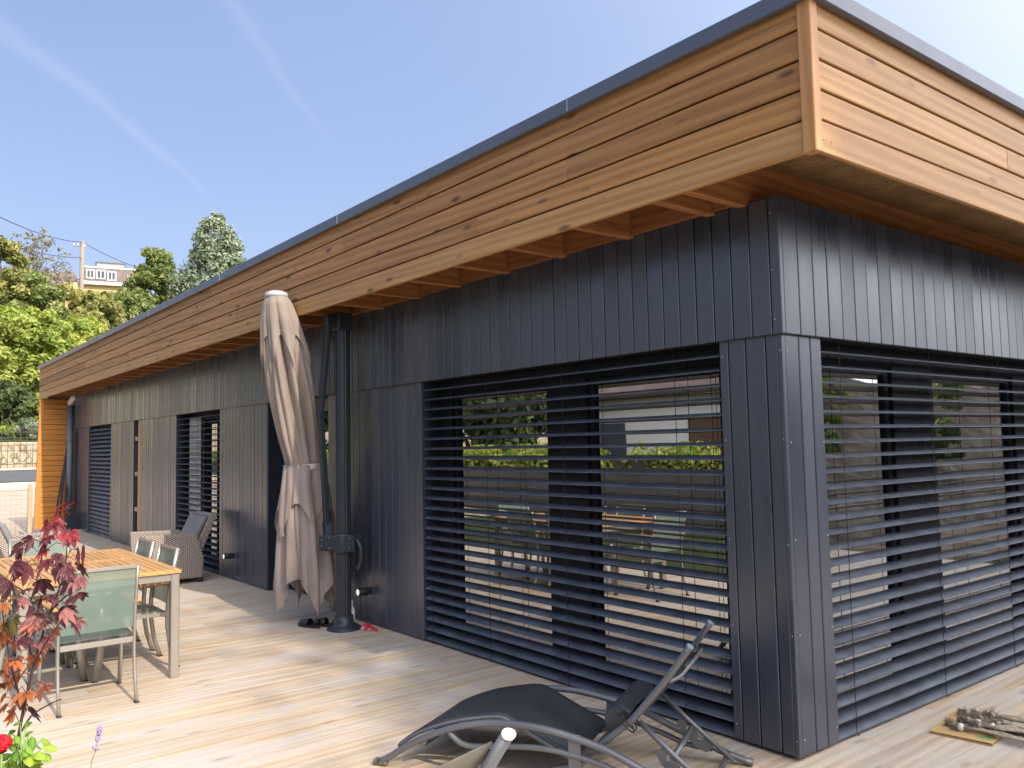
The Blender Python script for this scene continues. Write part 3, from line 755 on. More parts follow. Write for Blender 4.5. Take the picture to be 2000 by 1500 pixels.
for k, (x, y, H, r, lb) in enumerate(((-24, -15, 9, 3.0, 'dark leafy tree mirrored in the left pane of the large window'), (-31, -16.5, 11, 3.8, 'tall dark tree mirrored at the left frame of the large window'), (-40, -14, 9, 3.6, 'dark tree furthest along the garden hedge'), (-9, -17, 7, 2.2, 'small dark tree in front of the white mirrored house'))):
    tree('garden_tree', lb, (x, y, -.4), H, (r, r, H*.42, H*.56), L_DARK if k != 3 else L_MID, n=9000, size=.3, seed=40+k, ncl=34, cr=.34, group='trees along the garden hedge')
# trees on the bank to the east: they shade the gable end and the deck around the corner
for k, (y, top, r, lb) in enumerate(((1.3, 18.4, 2.9, 'leafy tree on the bank nearest the gable corner'), (5.4, 17.4, 3., 'leafy tree on the bank, second in the row facing the gable'), (9.6, 17.6, 3.1, 'leafy tree on the bank, third in the row facing the gable'), (13.6, 17.2, 3., 'leafy tree on the bank at the far end of the row facing the gable'))):
    x = 18+.3*(k % 2); zb = gz(x); H = top-zb
    tree('bank_tree', lb, (x, y, zb), H, (r*.9, r*.92, 4.1, H-4.2), L_MID, n=24000 if k == 0 else 13000, size=.15, seed=60+k, ncl=320, cr=.5, shape='loose', group='trees on the bank facing the gable', shell=.1)
for k, (x, y, r, h, lb) in enumerate(((6.9, 11.2, .8, 1.3, 'small green shrub low on the stony bank nearest the gable corner'), (8.0, 13.4, .9, 1.5, 'rounded green shrub halfway up the stony bank'), (9.4, 15.6, 1.1, 2., 'leafy shrub near the top of the stony bank'), (7.0, 16.8, .9, 1.3, 'low dark shrub at the foot of the stony bank'), (8.6, 20.5, 1.2, 2.2, 'tall shrub at the far end of the stony bank'), (9.9, 12.0, 1., 1.8, 'shrub on the rim of the stony bank'))):
    tree('shrub', lb, (x, y, gz(x)-.1), h, (r, r, h*.46, h*.52), (L_MID, L_BRIGHT, L_OLIVE)[k % 3], n=2600, size=.11, seed=80+k, ncl=26, cr=.34, cat='shrub', trunk=.04, group='shrubs on the stony bank')
# ---------------------------------------------------------------- dining set
M_ALU = plain('champagne_aluminium', (.36, .33, .29), .38, .55, .5, .05, 5.)
M_TEAK_X = wood('teak_slats', (.54, .30, .115), (.40, .21, .075), 0, 1., .45, .15, .2, 0, .4, .1)
M_TEAK_Y = wood('teak_slats_across', (.56, .32, .13), (.42, .22, .085), 1, 1., .45, .15, .2, 0, .4, .1)
M_TEAKDARK = M_TEAK_Y
TX0, TX1, TY0, TY1, TZ = -5.62, -3.80, -2.92, -1.885, .768
tb = worldly(thing('dining_table', 'rectangular slatted teak garden table with champagne metal legs', 'table', ((TX0+TX1)/2, (TY0+TY1)/2, 0)))
top = MB(); th = .026; za, zb_ = TZ-th, TZ; xm = (TX0+TX1)/2-.1
top.box((TX1-.085, TY0, za), (TX1, TY1, zb_), .003).box((TX0, TY0, za), (TX0+.085, TY1, zb_), .003).box((xm-.05, TY0+.06, za), (xm+.05, TY1-.06, zb_), .003)
for a, b in ((TX0+.088, TX1-.088),): top.box((a, TY0, za), (b, TY0+.058, zb_), .003).box((a, TY1-.058, za), (b, TY1, zb_), .003)
ys = np.linspace(TY0+.062, TY1-.062, 19)
for seg in ((TX0+.089, xm-.053), (xm+.053, TX1-.089)):
    for i in range(18): top.box((seg[0], ys[i]+.0035, za+.001), (seg[1], ys[i+1]-.0035, zb_-.0005), .002)
top.build('tabletop', M_TEAK_X, tb)
fr = MB()
fr.box((TX1-.045, TY0+.06, .688), (TX1-.02, TY1-.06, .741), .003).box((TX0+.02, TY0+.06, .688), (TX0+.045, TY1-.06, .741), .003)
fr.box((TX0+.06, TY0+.02, .688), (TX1-.06, TY0+.045, .741), .003).box((TX0+.06, TY1-.045, .688), (TX1-.06, TY1-.02, .741), .003)
fr.build('frame', M_ALU, tb)
for x in (TX0+.01, TX1-.07):
    for y in (TY0+.01, TY1-.07): MB().box((x, y, 0), (x+.06, y+.06, .7415), .006).build('leg', M_ALU, tb)
t = NT('sage_sling_mesh'); c = t.coord()
wv = t.n('ShaderNodeTexWave', wave_type='BANDS', bands_direction='Z', i_Scale=160.); t.l(c, wv.inputs['Vector'])
col = t.ramp(t.noise(c, 3, 3), [(.3, (.18, .255, .215)), (.7, (.225, .295, .25))])
t.set(col, .55, 0, .3)
tr = t.n('ShaderNodeBsdfTransparent'); tl_ = t.n('ShaderNodeBsdfTranslucent'); t.l(col, tl_.inputs[0])
m1 = t.n('ShaderNodeMixShader'); m1.inputs[0].default_value = .3; t.l(t.b.outputs[0], m1.inputs[1]); t.l(tl_.outputs[0], m1.inputs[2])
m2 = t.n('ShaderNodeMixShader'); m2.inputs[0].default_value = .16; t.l(m1.outputs[0], m2.inputs[1]); t.l(tr.outputs[0], m2.inputs[2]); t.l(m2.outputs[0], t.out.inputs[0])
M_SLING = t.m
def make_chair(loc, rz, label):
    """faces -x; back towards +x"""
    T = thing('garden_chair', label, 'chair', loc, rz, 'garden chairs around the teak table')
    back = [(.335, .0), (.285, .16), (.262, .32), (.262, .44), (.275, .58), (.305, .74), (.335, .885)]
    for s in (-1, 1):
        y = s*.225
        MB().tube([(x, y, z) for x, z in back], .017, 10, rb=.011, ref=(0, 1, 0)).build('back_leg', M_ALU, T)
        MB().tube([(-.235, s*.252, 0), (-.205, s*.252, .2), (-.195, s*.252, .42), (-.20, s*.252, .622)], .026, 10, rb=.013, ref=(0, 1, 0)).build('front_leg', M_ALU, T)
        MB().bar((-.27, s*.252, .634), (.30, s*.236, .646), .05, .022, c=.006).build('armrest', M_TEAK_X, T)
    f = MB()
    for s in (-1, 1): f.bar((-.24, s*.235, .425), (.26, s*.225, .405), .02, .03)
    f.bar((.262, -.215, .395), (.262, .215, .395), .024, .034).bar((-.2, -.24, .40), (-.2, .24, .40), .02, .03)
    MB().bar((.334, -.215, .876), (.334, .215, .876), .018, .022).build('top_rail', M_ALU, T)
    f.build('seat_frame', M_ALU, T)
    def seat(u, v):
        x = -.245+u*.47; y = (v-.5)*.43; return (x, y, .446-.022*u-.014*math.sin(PI*u)*math.sin(PI*v)+(.0 if u > .04 else -.02))
    MB().grid(seat, 14, 8).build('seat', M_SLING, T)
    def bk(u, v):
        z = .475+u*.39; x = np.interp(z, [q[1] for q in back], [q[0] for q in back]); y = (v-.5)*.43
        return (x+.022*math.sin(PI*v)*math.sin(PI*min(1, u*.9+.1)), y, z)
    MB().grid(bk, 14, 8).build('backrest', M_SLING, T)
    for s, x in ((-1, -.24), (1, -.24), (-1, .335), (1, .335)):
        MB().box((x-.019, s*(.252 if x < 0 else .225)-.014, -.0), (x+.019, s*(.252 if x < 0 else .225)+.014, .012), .003).build('foot_cap', M_BLACK, T)
    return T
ch0 = make_chair((-3.715, -2.515, 0), 0, 'sage sling chair at the near end of the teak table, its back to the camera')
def chair_copy(x, y, rz, label):
    c = copy_tree(ch0); c.location = (x, y, 0); c.rotation_euler = (0, 0, rz); c['label'] = label; return c
chair_copy(-4.34, -2.155, PI/2, 'sage sling chair on the house side of the table, nearest the table corner')
chair_copy(-5.02, -2.15, PI/2, 'sage sling chair on the house side of the table, next to the wicker armchair')
chair_copy(-4.42, -2.68, -PI/2, 'sage sling chair tucked under the garden side of the table near the maple')
chair_copy(-5.08, -2.69, -PI/2, 'sage sling chair tucked under the far garden side of the table')
chair_copy(-5.64, -2.47, PI, 'sage sling chair at the far end of the table behind the maple')

# ---------------------------------------------------------------- wicker armchairs
def wicker():
    t = NT('grey_beige_wicker'); c = t.coord('UV') if False else t.coord()
    sp = t.n('ShaderNodeSeparateXYZ'); t.l(c, sp.inputs[0])
    s = t.math('ADD', sp.outputs[0], sp.outputs[1])
    a = t.math('SINE', t.math('MULTIPLY', sp.outputs[2], 2*PI/.026)); b = t.math('SINE', t.math('MULTIPLY', s, 2*PI/.05))
    h = t.math('MULTIPLY', a, t.math('SIGN', b)); h = t.math('ADD', t.math('MULTIPLY', h, .5), .5)
    st = t.math('ADD', t.math('MULTIPLY', t.math('ABSOLUTE', b), .8), .2)
    hh = t.math('MULTIPLY', h, st)
    col = t.ramp(t.math('ADD', t.math('MULTIPLY', hh, .8), t.math('MULTIPLY', t.noise(c, 60, 2), .2)), [(.1, (.13, .10, .08)), (.4, (.33, .275, .235)), (.8, (.46, .395, .345))])
    t.set(col, .6, 0, .3); t.bump(hh, .8, .008); return t.m
M_WICK = wicker()
M_WCUSH = plain('grey_smooth_cushion', (.20, .19, .19), .7, 0, .3, .08)
def make_armchair(loc, rz, label):
    """faces -y; width .72 along x"""
    T = thing('wicker_armchair', label, 'armchair', loc, rz, 'grey wicker armchairs on the deck')
    for s in (-1, 1):
        def side(u, v, s=s):   # loop section, front to back
            return None
        mb = MB(); prof = [(-.36, .055), (-.385, .3), (-.40, .62), (.22, .60), (.30, .3), (.29, .055)]
        for k in (0, 1):
            x = s*(.36-k*.085)
        xo, xi = s*.375, s*.285
        n = len(prof); vs = [(xo, y, z) for y, z in prof]+[(xi, y, z) for y, z in prof]
        f = [tuple(range(n)), tuple(range(2*n-1, n-1, -1))]+[(i, n+i, n+(i+1) % n, (i+1) % n) for i in range(n)]
        if s < 0: f = [q[::-1] for q in f]
        mb.add(vs, f); ob = mb.build('arm', M_WICK, T)
        bv = ob.modifiers.new('b', 'BEVEL'); bv.width = .022; bv.segments = 3; bv.limit_method = 'ANGLE'
    def slab(pts, x0, x1):
        n = len(pts); vs = [(x0, y, z) for y, z in pts]+[(x1, y, z) for y, z in pts]
        return MB().add(vs, [tuple(range(n)), tuple(range(2*n-1, n-1, -1))]+[(i, n+i, n+(i+1) % n, (i+1) % n) for i in range(n)])
    ob = slab([(.17, .055), (.30, .055), (.30, .36), (.50, .82), (.41, .84), (.19, .36)], -.30, .30).build('backrest', M_WICK, T)
    bv = ob.modifiers.new('b', 'BEVEL'); bv.width = .02; bv.segments = 3
    ob = slab([(-.35, .06), (.17, .06), (.17, .30), (-.35, .32)], -.283, .283).build('seat_base', M_WICK, T)
    ob = slab([(-.36, .325), (.19, .31), (.205, .40), (-.36, .42)], -.278, .278).build('seat_cushion', M_WCUSH, T); bv = ob.modifiers.new('b', 'BEVEL'); bv.width = .03; bv.segments = 3
    ob = slab([(.12, .41), (.20, .40), (.395, .81), (.31, .80)], -.275, .275).build('back_cushion', M_WCUSH, T); bv = ob.modifiers.new('b', 'BEVEL'); bv.width = .03; bv.segments = 3
    for x in (-.33, .33):
        for y in (-.33, .26): MB().box((x-.03, y-.03, 0), (x+.03, y+.03, .06), .004).build('foot', M_BLACK, T)
    return T
make_armchair((-8.53, -.62, 0), 0, 'wicker armchair with grey cushions against the facade blind')
a2 = make_armchair((-9.55, -2.02, 0), PI, 'wicker armchair at the left picture edge behind the table')

# ---------------------------------------------------------------- cantilever parasol
PX, PY = -4.45, -.27
pa = worldly(thing('cantilever_parasol', 'closed taupe cantilever parasol strapped beside its dark pole', 'parasol', (PX, PY, 0)))
def polef():
    mb = MB(); n = 28; vs = []
    for z in (.05, 2.84):
        for j in range(n*2):
            a = PI*j/n; r = .066 if j % 4 < 2 else .0625; vs.append((PX+r*math.cos(a), PY+r*math.sin(a), z))
    k = n*2; mb.add(vs, [(j, (j+1) % k, k+(j+1) % k, k+j) for j in range(k)]+[tuple(range(2*k-1, k-1, -1))]); mb.f[-1] = tuple(range(k, 2*k)); return mb
M_POLE = plain('dark_blue_grey_pole', (.022, .028, .038), .4, 0., .5, .08)
polef().build('pole', M_POLE, pa)
MB().lathe([(.155, 0), (.155, .012), (.14, .024), (.10, .04), (.085, .07), (.08, .12), (.068, .122)], (PX, PY, .0), 32).build('base', M_POLE, pa)
A = np.array([-4.785, -.765, 3.035]); B = np.array([-5.02, -.40, 1.45]); Cb = np.array([-5.00, -.37, .06])
hd_ = MB().box((PX-.07, PY-.075, 2.70), (PX+.07, PY+.07, 2.86), .012).box((PX-.05, PY-.17, 2.74), (PX+.03, PY-.06, 2.84), .01)
hd_.build('pole_head', M_POLE, pa)
armt = MB().bar((PX-.02, PY-.13, 2.80), (-4.56, -.44, 1.93), .045, .07, (1, 0, 0), .006).bar((PX+.018, PY-.135, 2.79), (-4.525, -.443, 1.93), .012, .02, (1, 0, 0), .002)
armt.build('arm', M_POLE, pa)
MB().bar((-4.565, -.44, 1.99), (-4.60, -.36, .90), .05, .055, (1, 0, 0), .006).lathe([(.03, -.035), (.03, .035)], (-4.56, -.44, 1.93), 12, (1, 0, 0)).build('lower_arm', M_POLE, pa)
def rot_hub(mb, a=math.radians(38)):
    ca, sa = math.cos(a), math.sin(a)
    mb.v = [(PX+(x-PX)*ca-(y-PY)*sa, PY+(x-PX)*sa+(y-PY)*ca, z) for x, y, z in mb.v]; return mb
hb = MB()
hb.lathe([(.082, 0), (.088, .01), (.088, .16), (.082, .17)], (PX, PY, .68), 24)
for s in (-1, 1): hb.box((PX-.21, PY+s*.075-.012, .70), (PX+.02, PY+s*.075+.012, .84), .03).box((PX+.0, PY+s*.07-.011, .69), (PX+.14, PY+s*.07+.011, .84), .02)
rot_hub(hb); hx = hb.build('crank_hub', M_POLE, pa)
bl = MB()
for dx, dz in ((-.17, .80), (-.17, .74), (-.1, .815), (-.1, .72), (.1, .81), (.1, .73)): bl.lathe([(.017, 0), (.015, .008), (.006, .012)], (PX+dx, PY-.087, dz), 10, (0, -1, 0))
rot_hub(bl); bl.build('bolts', plain('blue_grey_bolt', (.07, .08, .10), .4, .5), hx)
rot_hub(MB().tube([(PX+.10, PY-.03, .80), (PX+.16, PY-.035, .79), (PX+.19, PY-.04, .72), (PX+.19, PY-.04, .62), (PX+.165, PY-.04, .55), (PX+.14, PY-.04, .54)], [.03, .03, .028, .024, .02, .016], 10, rb=[.022]*6)).build('handle', M_POLE, pa)
MB().bar((PX-.13, PY-.09, .80), (-4.62, -.355, .95), .06, .085).build('arm_joint', M_POLE, pa)
t = NT('taupe_canopy_cloth'); c = t.coord()
col = t.ramp(t.noise(c, 4, 6, .65), [(.3, (.36, .295, .255)), (.7, (.42, .345, .30))])
t.set(col, .85, 0, .2); t.bump(t.noise(c, 260, 2), .12, .002)
tl_ = t.n('ShaderNodeBsdfTranslucent'); t.l(col, tl_.inputs[0]); ms = t.n('ShaderNodeMixShader'); ms.inputs[0].default_value = .25
t.l(t.b.outputs[0], ms.inputs[1]); t.l(tl_.outputs[0], ms.inputs[2]); t.l(ms.outputs[0], t.out.inputs[0]); M_CLOTH = t.m
def axis_at(z):
    if z > B[2]: q = (z-B[2])/(A[2]-B[2]); return B*(1-q)+A*q
    q = (B[2]-z)/(B[2]-Cb[2]); return B*(1-q)+Cb*q
def fold(phi, z, k, ph, seed):
    a = math.cos(k*phi/2+ph); b = math.cos(k*1.5*phi/2+ph*2.1+z*1.3)
    return .55*abs(a)**.8+.32*abs(b)**.7+.16*math.sin(3*phi+seed+z*2.4)+.05*math.sin(11*phi+z*5)
def cloth_shell(rfun, ztop, zhem, k, seed, nu=200, nv=70, sway=.35, depth=.5):
    def fn(u, v):
        phi = 2*PI*u; zb_ = zhem(phi); z = ztop+(zb_-ztop)*v; r = rfun(z)
        ph = seed+sway*(ztop-z)
        pinch = 1-math.exp(-((z-1.45)/.10)**2)*.55
        dd_ = depth*min(1, (3.05-z)*2.2+.12)*pinch
        f = (1-dd_)+dd_*fold(phi, z, k, ph, seed)*1.15
        a = axis_at(z)
        return (a[0]+r*f*math.cos(phi), a[1]+r*f*math.sin(phi)*.82, z)
    return MB().grid(fn, nu, nv, True, True)
R1 = lambda z: float(np.interp(z, [.1, .5, .9, 1.25, 1.45, 1.7, 2.1, 2.5, 2.8, 2.95, 3.02], [.37, .35, .325, .26, .21, .24, .255, .245, .195, .15, .105]))
def pts_hem(lo, hi, n, ph, pw=1.):
    return lambda phi: lo+(hi-lo)*abs(math.sin(n*phi/2+ph))**pw
cnp = cloth_shell(R1, 3.0, pts_hem(.09, .42, 4, .3, .9), 8, .7).build('canopy', M_CLOTH, pa)
cloth_shell(lambda z: R1(z)*1.07+.006, 3.01, pts_hem(2.36, 2.66, 8, .9, .9), 8, .72, 140, 30, .35, .30).build('vent_flap', M_CLOTH, pa)
def flap(phi): return .78+.34*abs(math.sin(2.5*phi+.4))**.8
cloth_shell(lambda z: R1(z)*1.10+.004, 1.47, flap, 6, 1.4, 140, 30, .5, .40).build('outer_flap', M_CLOTH, pa)
def strapf(u, v):
    phi = 2*PI*u; z = 1.425+.055*v+.012*math.sin(phi); a = axis_at(z); r = .213+.004*math.sin(6*phi)
    return (a[0]+r*math.cos(phi), a[1]+r*math.sin(phi)*.82, z)
MB().grid(strapf, 60, 3, True, True).build('strap', plain('pale_taupe_strap', (.52, .46, .40), .8, 0, .2, .08, 60.), pa, .004)
MB().lathe([(.0, .035), (.06, .03), (.1, .012), (.105, -.01), (.1, -.03)], (A[0], A[1], A[2]+.005), 24).build('cap', plain('lilac_grey_cap', (.45, .43, .47), .5), pa)
MB().tube([tuple(axis_at(z)) for z in (2.98, 2., 1.4, .55)], .03, 10).build('inner_mast', M_POLE, pa)

# ---------------------------------------------------------------- small things around the pole
M_SHOE = plain('black_leather', (.014, .014, .015), .35, 0, .5)
def shoe(x, y, rz, lab):
    T = thing('sandal', lab, 'sandal', (x, y, 0), rz, 'black sandals on the deck')
    def sole(u, v):
        a = 2*PI*u; L = .135; w = .046*(1-.22*math.cos(a)*-1*.6); h = .0 if v < .5 else .022
        return (L*math.cos(a), w*math.sin(a), h)
    o = [(.135*math.cos(2*PI*i/24), (.045+.008*math.cos(2*PI*i/24))*math.sin(2*PI*i/24)) for i in range(24)]
    MB().add([(a, b, 0) for a, b in o]+[(a, b, .024) for a, b in o], [tuple(range(23, -1, -1)), tuple(range(24, 48))]+[(i, (i+1) % 24, 24+(i+1) % 24, 24+i) for i in range(24)]).build('sole', M_SHOE, T)
    def up(u, v):
        a = PI*v; x = -.01+.11*u; r = .048*(1-.25*u); return (x, -r*math.cos(a), .022+(.055-.02*u)*math.sin(a))
    MB().grid(up, 6, 10).build('strap', M_SHOE, T, .005)
    MB().tube([(-.09, -.038, .02), (-.10, -.03, .06), (-.115, 0, .075), (-.10, .03, .06), (-.09, .038, .02)], .009, 8, rb=.004).build('heel_strap', M_SHOE, T)
shoe(-4.75, -.47, math.radians(200), 'black sandal lying nearer the sunlit deck under the parasol')
shoe(-4.68, -.345, math.radians(215), 'black sandal lying closer to the parasol pole')
rng = np.random.default_rng(8)
def rag(nm, lab, x, y, r, h, mat, seed):
    g = np.random.default_rng(seed); ph = g.uniform(0, 6, 4)
    def fn(u, v):
        a = 2*PI*u; rr_ = r*v*(1+.3*math.sin(3*a+ph[0])+.15*math.sin(7*a+ph[1])); return (x+rr_*math.cos(a)*1.5, y+rr_*math.sin(a)*.7, .006+h*(1-v**1.5)*(.6+.4*math.sin(5*a+ph[2]+4*v)))
    return tag(MB().grid(fn, 28, 8, True, True).build(nm, mat), lab, 'cloth')
t = NT('red_white_print'); t.set(t.ramp(t.noise(t.coord(), 26, 2), [(.45, (.48, .02, .05)), (.55, (.45, .02, .06)), (.6, (.75, .72, .75)), (.68, (.25, .02, .2))], 'CONSTANT'), .8)
rag('crumpled_cloth', 'crumpled red and white cloth lying by the parasol base', -4.30, -.115, .085, .05, t.m, 3)
bt = worldly(thing('spray_bottle', 'white bottle standing between the parasol pole and the wall', 'bottle', (-4.605, -.12, 0)))
MB().lathe([(.03, 0), (.033, .01), (.033, .13), (.014, .165), (.014, .18)], (-4.605, -.12, 0), 16).build('body', M_WHITE, bt)
MB().lathe([(.017, .178), (.017, .20), (.012, .215), (.0, .216)], (-4.605, -.12, 0), 12).build('cap', M_WHITE, bt)
# boards and poles leaning in the far corner, hose reel
M_DKPOLE = plain('dark_metal_profile', (.03, .035, .045), .4, .2)
for k, (x0, y0, x1, y1, z1, w) in enumerate(((-17.62, -.34, -18.2, -.07, 1.98, .06), (-17.55, -.25, -18.22, -.04, 1.62, .055), (-17.8, -.40, -18.24, -.10, 1.60, .05))):
    tag(MB().bar((x0, y0, .03), (x1, y1, z1), w, w*.7, (0, 1, 0), .004).build('leaning_profile', M_DKPOLE), ['longest dark metal profile leaning on the orange wing', 'dark metal profile leaning nearest the downpipe', 'dark metal profile leaning furthest from the downpipe'][k], 'profile', 'dark profiles leaning in the corner')
tag(MB().bar((-17.55, -.10, .01), (-17.66, -.025, 2.08), .09, .025, (0, 1, 0), .003).build('leaning_plank', plain('dark_brown_plank', (.05, .03, .02), .6)), 'dark brown plank leaning upright behind the downpipe', 'plank')
hr = worldly(thing('hose_reel', 'red framed hose reel with black drum in the far corner', 'hose reel', (-17.2, -.3, 0)))
M_RED = plain('red_tube', (.55, .035, .02), .4)
fr = MB()
for dy in (-.47, -.30):
    fr.tube([(-17.2, dy, .0), (-17.2, dy, .42), (-17.2, dy+.03, .50), (-17.2, dy+.22, .60)], .018, 8)
fr.bar((-17.2, -.47, .45), (-17.2, -.3, .45), .16, .03); fr.build('frame', M_RED, hr)
MB().lathe([(.17, 0), (.19, .01), (.19, .03), (.10, .035), (.10, .2), (.19, .205), (.19, .225), (.17, .235)], (-17.32, -.13, .2), 24, (1, 0, 0)).build('drum', M_BLACK, hr)
hs = MB()
for k in range(7): hs.tube([(-17.28+.022*k, -.13+.125*math.cos(a*PI/10), .2+.125*math.sin(a*PI/10)) for a in range(20)], .012, 6, closed=True)
hs.build('hose', plain('dark_green_hose', (.015, .03, .02), .5), hr)

# ---------------------------------------------------------------- garlic drying on cardboard
cbm = plain('corrugated_cardboard', (.50, .33, .15), .85, 0, .2, .1, 6.)
ccx, ccy = .52, 1.10; cang = math.radians(8)
def cpt(a, b, z): return (ccx+a*math.cos(cang)-b*math.sin(cang), ccy+a*math.sin(cang)+b*math.cos(cang), z)
cb = worldly(thing('cardboard_sheet', 'flat brown cardboard sheet on the deck under the garlic', 'cardboard', (ccx, ccy, 0)))
def sheet(x0, x1, y0, y1, z0, z1):
    v = [cpt(a, b, z) for z in (z0, z1) for a, b in ((x0, y0), (x1, y0), (x1, y1), (x0, y1))]
    return MB().add(v, [(3, 2, 1, 0), (4, 5, 6, 7), (0, 1, 5, 4), (1, 2, 6, 5), (2, 3, 7, 6), (3, 0, 4, 7)])
sheet(-.33, -.02, -.165, .33, .003, .0055).build('lower_liner', cbm, cb); sheet(-.33, -.02, -.16, .33, .0115, .014).build('upper_liner', cbm, cb)
sheet(-.328, -.022, -.158, .328, .0056, .0114).build('fluting', plain('dark_fluting', (.16, .09, .035), .9), cb)
gp = MB()
for a, b, r in ((-.07, -.10, .03), (-.06, -.07, .025)):
    gp.add([cpt(a+r*math.cos(k*PI/4)*1.6, b+r*math.sin(k*PI/4)*.5, .0148) for k in range(8)], [tuple(range(8))])
gp.build('green_print', plain('green_print', (.16, .33, .10), .8), cb)
M_GAR = plain('garlic_skin', (.66, .60, .54), .55, 0, .3, .15, 30.); M_GARD = plain('dirty_garlic_skin', (.30, .245, .19), .7, 0, .2, .35, 40.)
M_STALK = plain('dry_garlic_stalk', (.42, .345, .25), .8, 0, .2, .3, 40.); M_ROOT = plain('dry_garlic_roots', (.24, .19, .14), .9, 0, .2, .4, 60.)
gl_ = ['white garlic bulb nearest the cardboard edge', 'pale garlic bulb second from the cardboard edge', 'plump white garlic bulb in the middle of the bunch', 'small clean white garlic bulb behind the plump one', 'grey garlic bulb at the tip of the bunch']
spots = [(-.20, -.06, .026, 0), (-.245, -.01, .021, 1), (-.145, .06, .028, 0), (-.105, .115, .025, 0), (-.245, .22, .023, 1), (-.185, .03, .022, 1), (-.21, .10, .022, 1), (-.16, .17, .023, 1), (-.11, .20, .022, 1), (-.12, -.02, .022, 1), (-.05, .07, .021, 1), (-.04, .16, .022, 1), (-.06, .01, .021, 0), (.0, .22, .02, 1), (-.19, .26, .02, 1), (-.10, .27, .021, 1), (.02, .12, .021, 1)]
for i, (a, b, r, dirty) in enumerate(spots):
    g = random.Random(i+3); zc = .014+r*.9+(.02 if i in (5, 8, 9, 10, 12) else 0); d0 = g.uniform(-.12, .32)
    r *= .86; zc = .014+r*.9+(.02 if i in (5, 8, 9, 10, 12) else 0)
    lab = {0: 'white garlic bulb at the cut edge of the cardboard', 2: 'plump white garlic bulb in the middle of the bunch', 3: 'clean round white garlic bulb behind the plump one', 4: 'grey rooty garlic bulb at the far left tip of the bunch', 1: 'tan garlic bulb tucked beside the edge one', 12: 'pale garlic bulb among the stalks on the right'}.get(i, 'dusty grey garlic bulb with long dry stalk in the bunch')
    T = worldly(thing('garlic_bulb', lab, 'garlic', cpt(a, b, 0), group='garlic drying on the cardboard'))
    c0 = Vector(cpt(a, b, zc)); tip = Vector(cpt(a+math.cos(d0), b+math.sin(d0), zc+.02)); ax_ = (tip-c0).normalized()
    nb = 14; vs, fs = [], []
    for k in range(9):
        q = k/8; rr_ = r*math.sin(PI*min(1, .06+q*.94))**.7*(1 if q < .6 else 1-.55*(q-.6)/.4); zq = (q-.45)*2*r*1.0
        x_ = ax_.orthogonal().normalized(); y_ = ax_.cross(x_)
        for j in range(nb): 
            an = 2*PI*j/nb; lob = 1+.08*math.cos(7*an); vs.append(c0+ax_*zq+(x_*math.cos(an)+y_*math.sin(an))*rr_*lob)
    fs = [(k*nb+j, k*nb+(j+1) % nb, (k+1)*nb+(j+1) % nb, (k+1)*nb+j) for k in range(8) for j in range(nb)]
    MB().add(vs, fs, True).build('bulb', M_GARD if dirty else M_GAR, T)
    L = g.uniform(.38, .62); st_ = MB(); e0 = c0+ax_*r*.8
    for s_ in range(g.choice((3, 4, 5))):
        off = Vector((g.uniform(-.05, .05), g.uniform(-.05, .05), 0)); pp = []
        for q in range(7):
            f_ = q/6; pnt = e0.lerp(e0+ax_*L, f_)+off*f_*2+Vector((g.uniform(-.006, .006), g.uniform(-.006, .006), g.uniform(-.004, .008))); pnt.z = max(.019, pnt.z*(1-.3*f_)+.006*math.sin(3*f_)); pp.append(pnt)
        st_.tube(pp, [.007, .006, .0055, .005, .0045, .0035, .002], 6)
    st_.build('stalk', M_STALK, T)
    ro = MB(); e1 = c0-ax_*r*.85
    for s_ in range(190 if dirty else 80):
        d = (-ax_+Vector((g.gauss(0, .7), g.gauss(0, .7), g.gauss(0, .6)))).normalized()*g.uniform(.018, .046); m_ = e1+d*.5+Vector((g.gauss(0, .003),)*3); e2 = e1+d; e2.z = max(.017, e2.z); m_.z = max(.017, m_.z)
        ro.tube([e1, m_, e2], [.0018, .0014, .0008], 4, False)
    ro.build('roots', M_ROOT, T)
# ---------------------------------------------------------------- sun lounger by the gable corner
M_LGREY = plain('grey_lacquered_tube', (.135, .138, .148), .36, .35, .5, .06, 6.)
def sling_dark(name, a, b):
    t = NT(name); c = t.coord(); col = t.ramp(t.noise(c, 5, 5, .7), [(.35, a), (.75, b)])
    sp_ = t.n('ShaderNodeTexVoronoi', feature='F1', i_Scale=13.); t.l(c, sp_.inputs['Vector'])
    col = t.mix(t.ramp(sp_.outputs['Distance'], [(.02, (.4,)*3), (.05, (0,)*3)]), col, (.25, .25, .26))
    t.set(col, .48, 0, .4)
    wv = t.n('ShaderNodeTexWave', wave_type='BANDS', bands_direction='X', i_Scale=170.); t.l(c, wv.inputs['Vector']); t.bump(wv.outputs['Fac'], .08, .001); return t.m
M_BSLING = sling_dark('black_lounger_sling', (.021, .024, .030), (.038, .042, .050))
M_GSLING = sling_dark('brown_grey_chair_sling', (.085, .075, .062), (.13, .115, .095))
lo = thing('sun_lounger', 'grey framed sun lounger with black sling and raised backrest beside the corner post', 'sun lounger', (-1.381, -1.618, 0), math.radians(29))
LW = .62
rail = [(0, .018), (.06, .045), (.18, .122), (.36, .207), (.53, .258), (.69, .281), (.85, .283), (1.0, .265), (1.155, .234), (1.25, .205), (1.37, .155), (1.5, .105), (1.64, .052), (1.78, .016)]
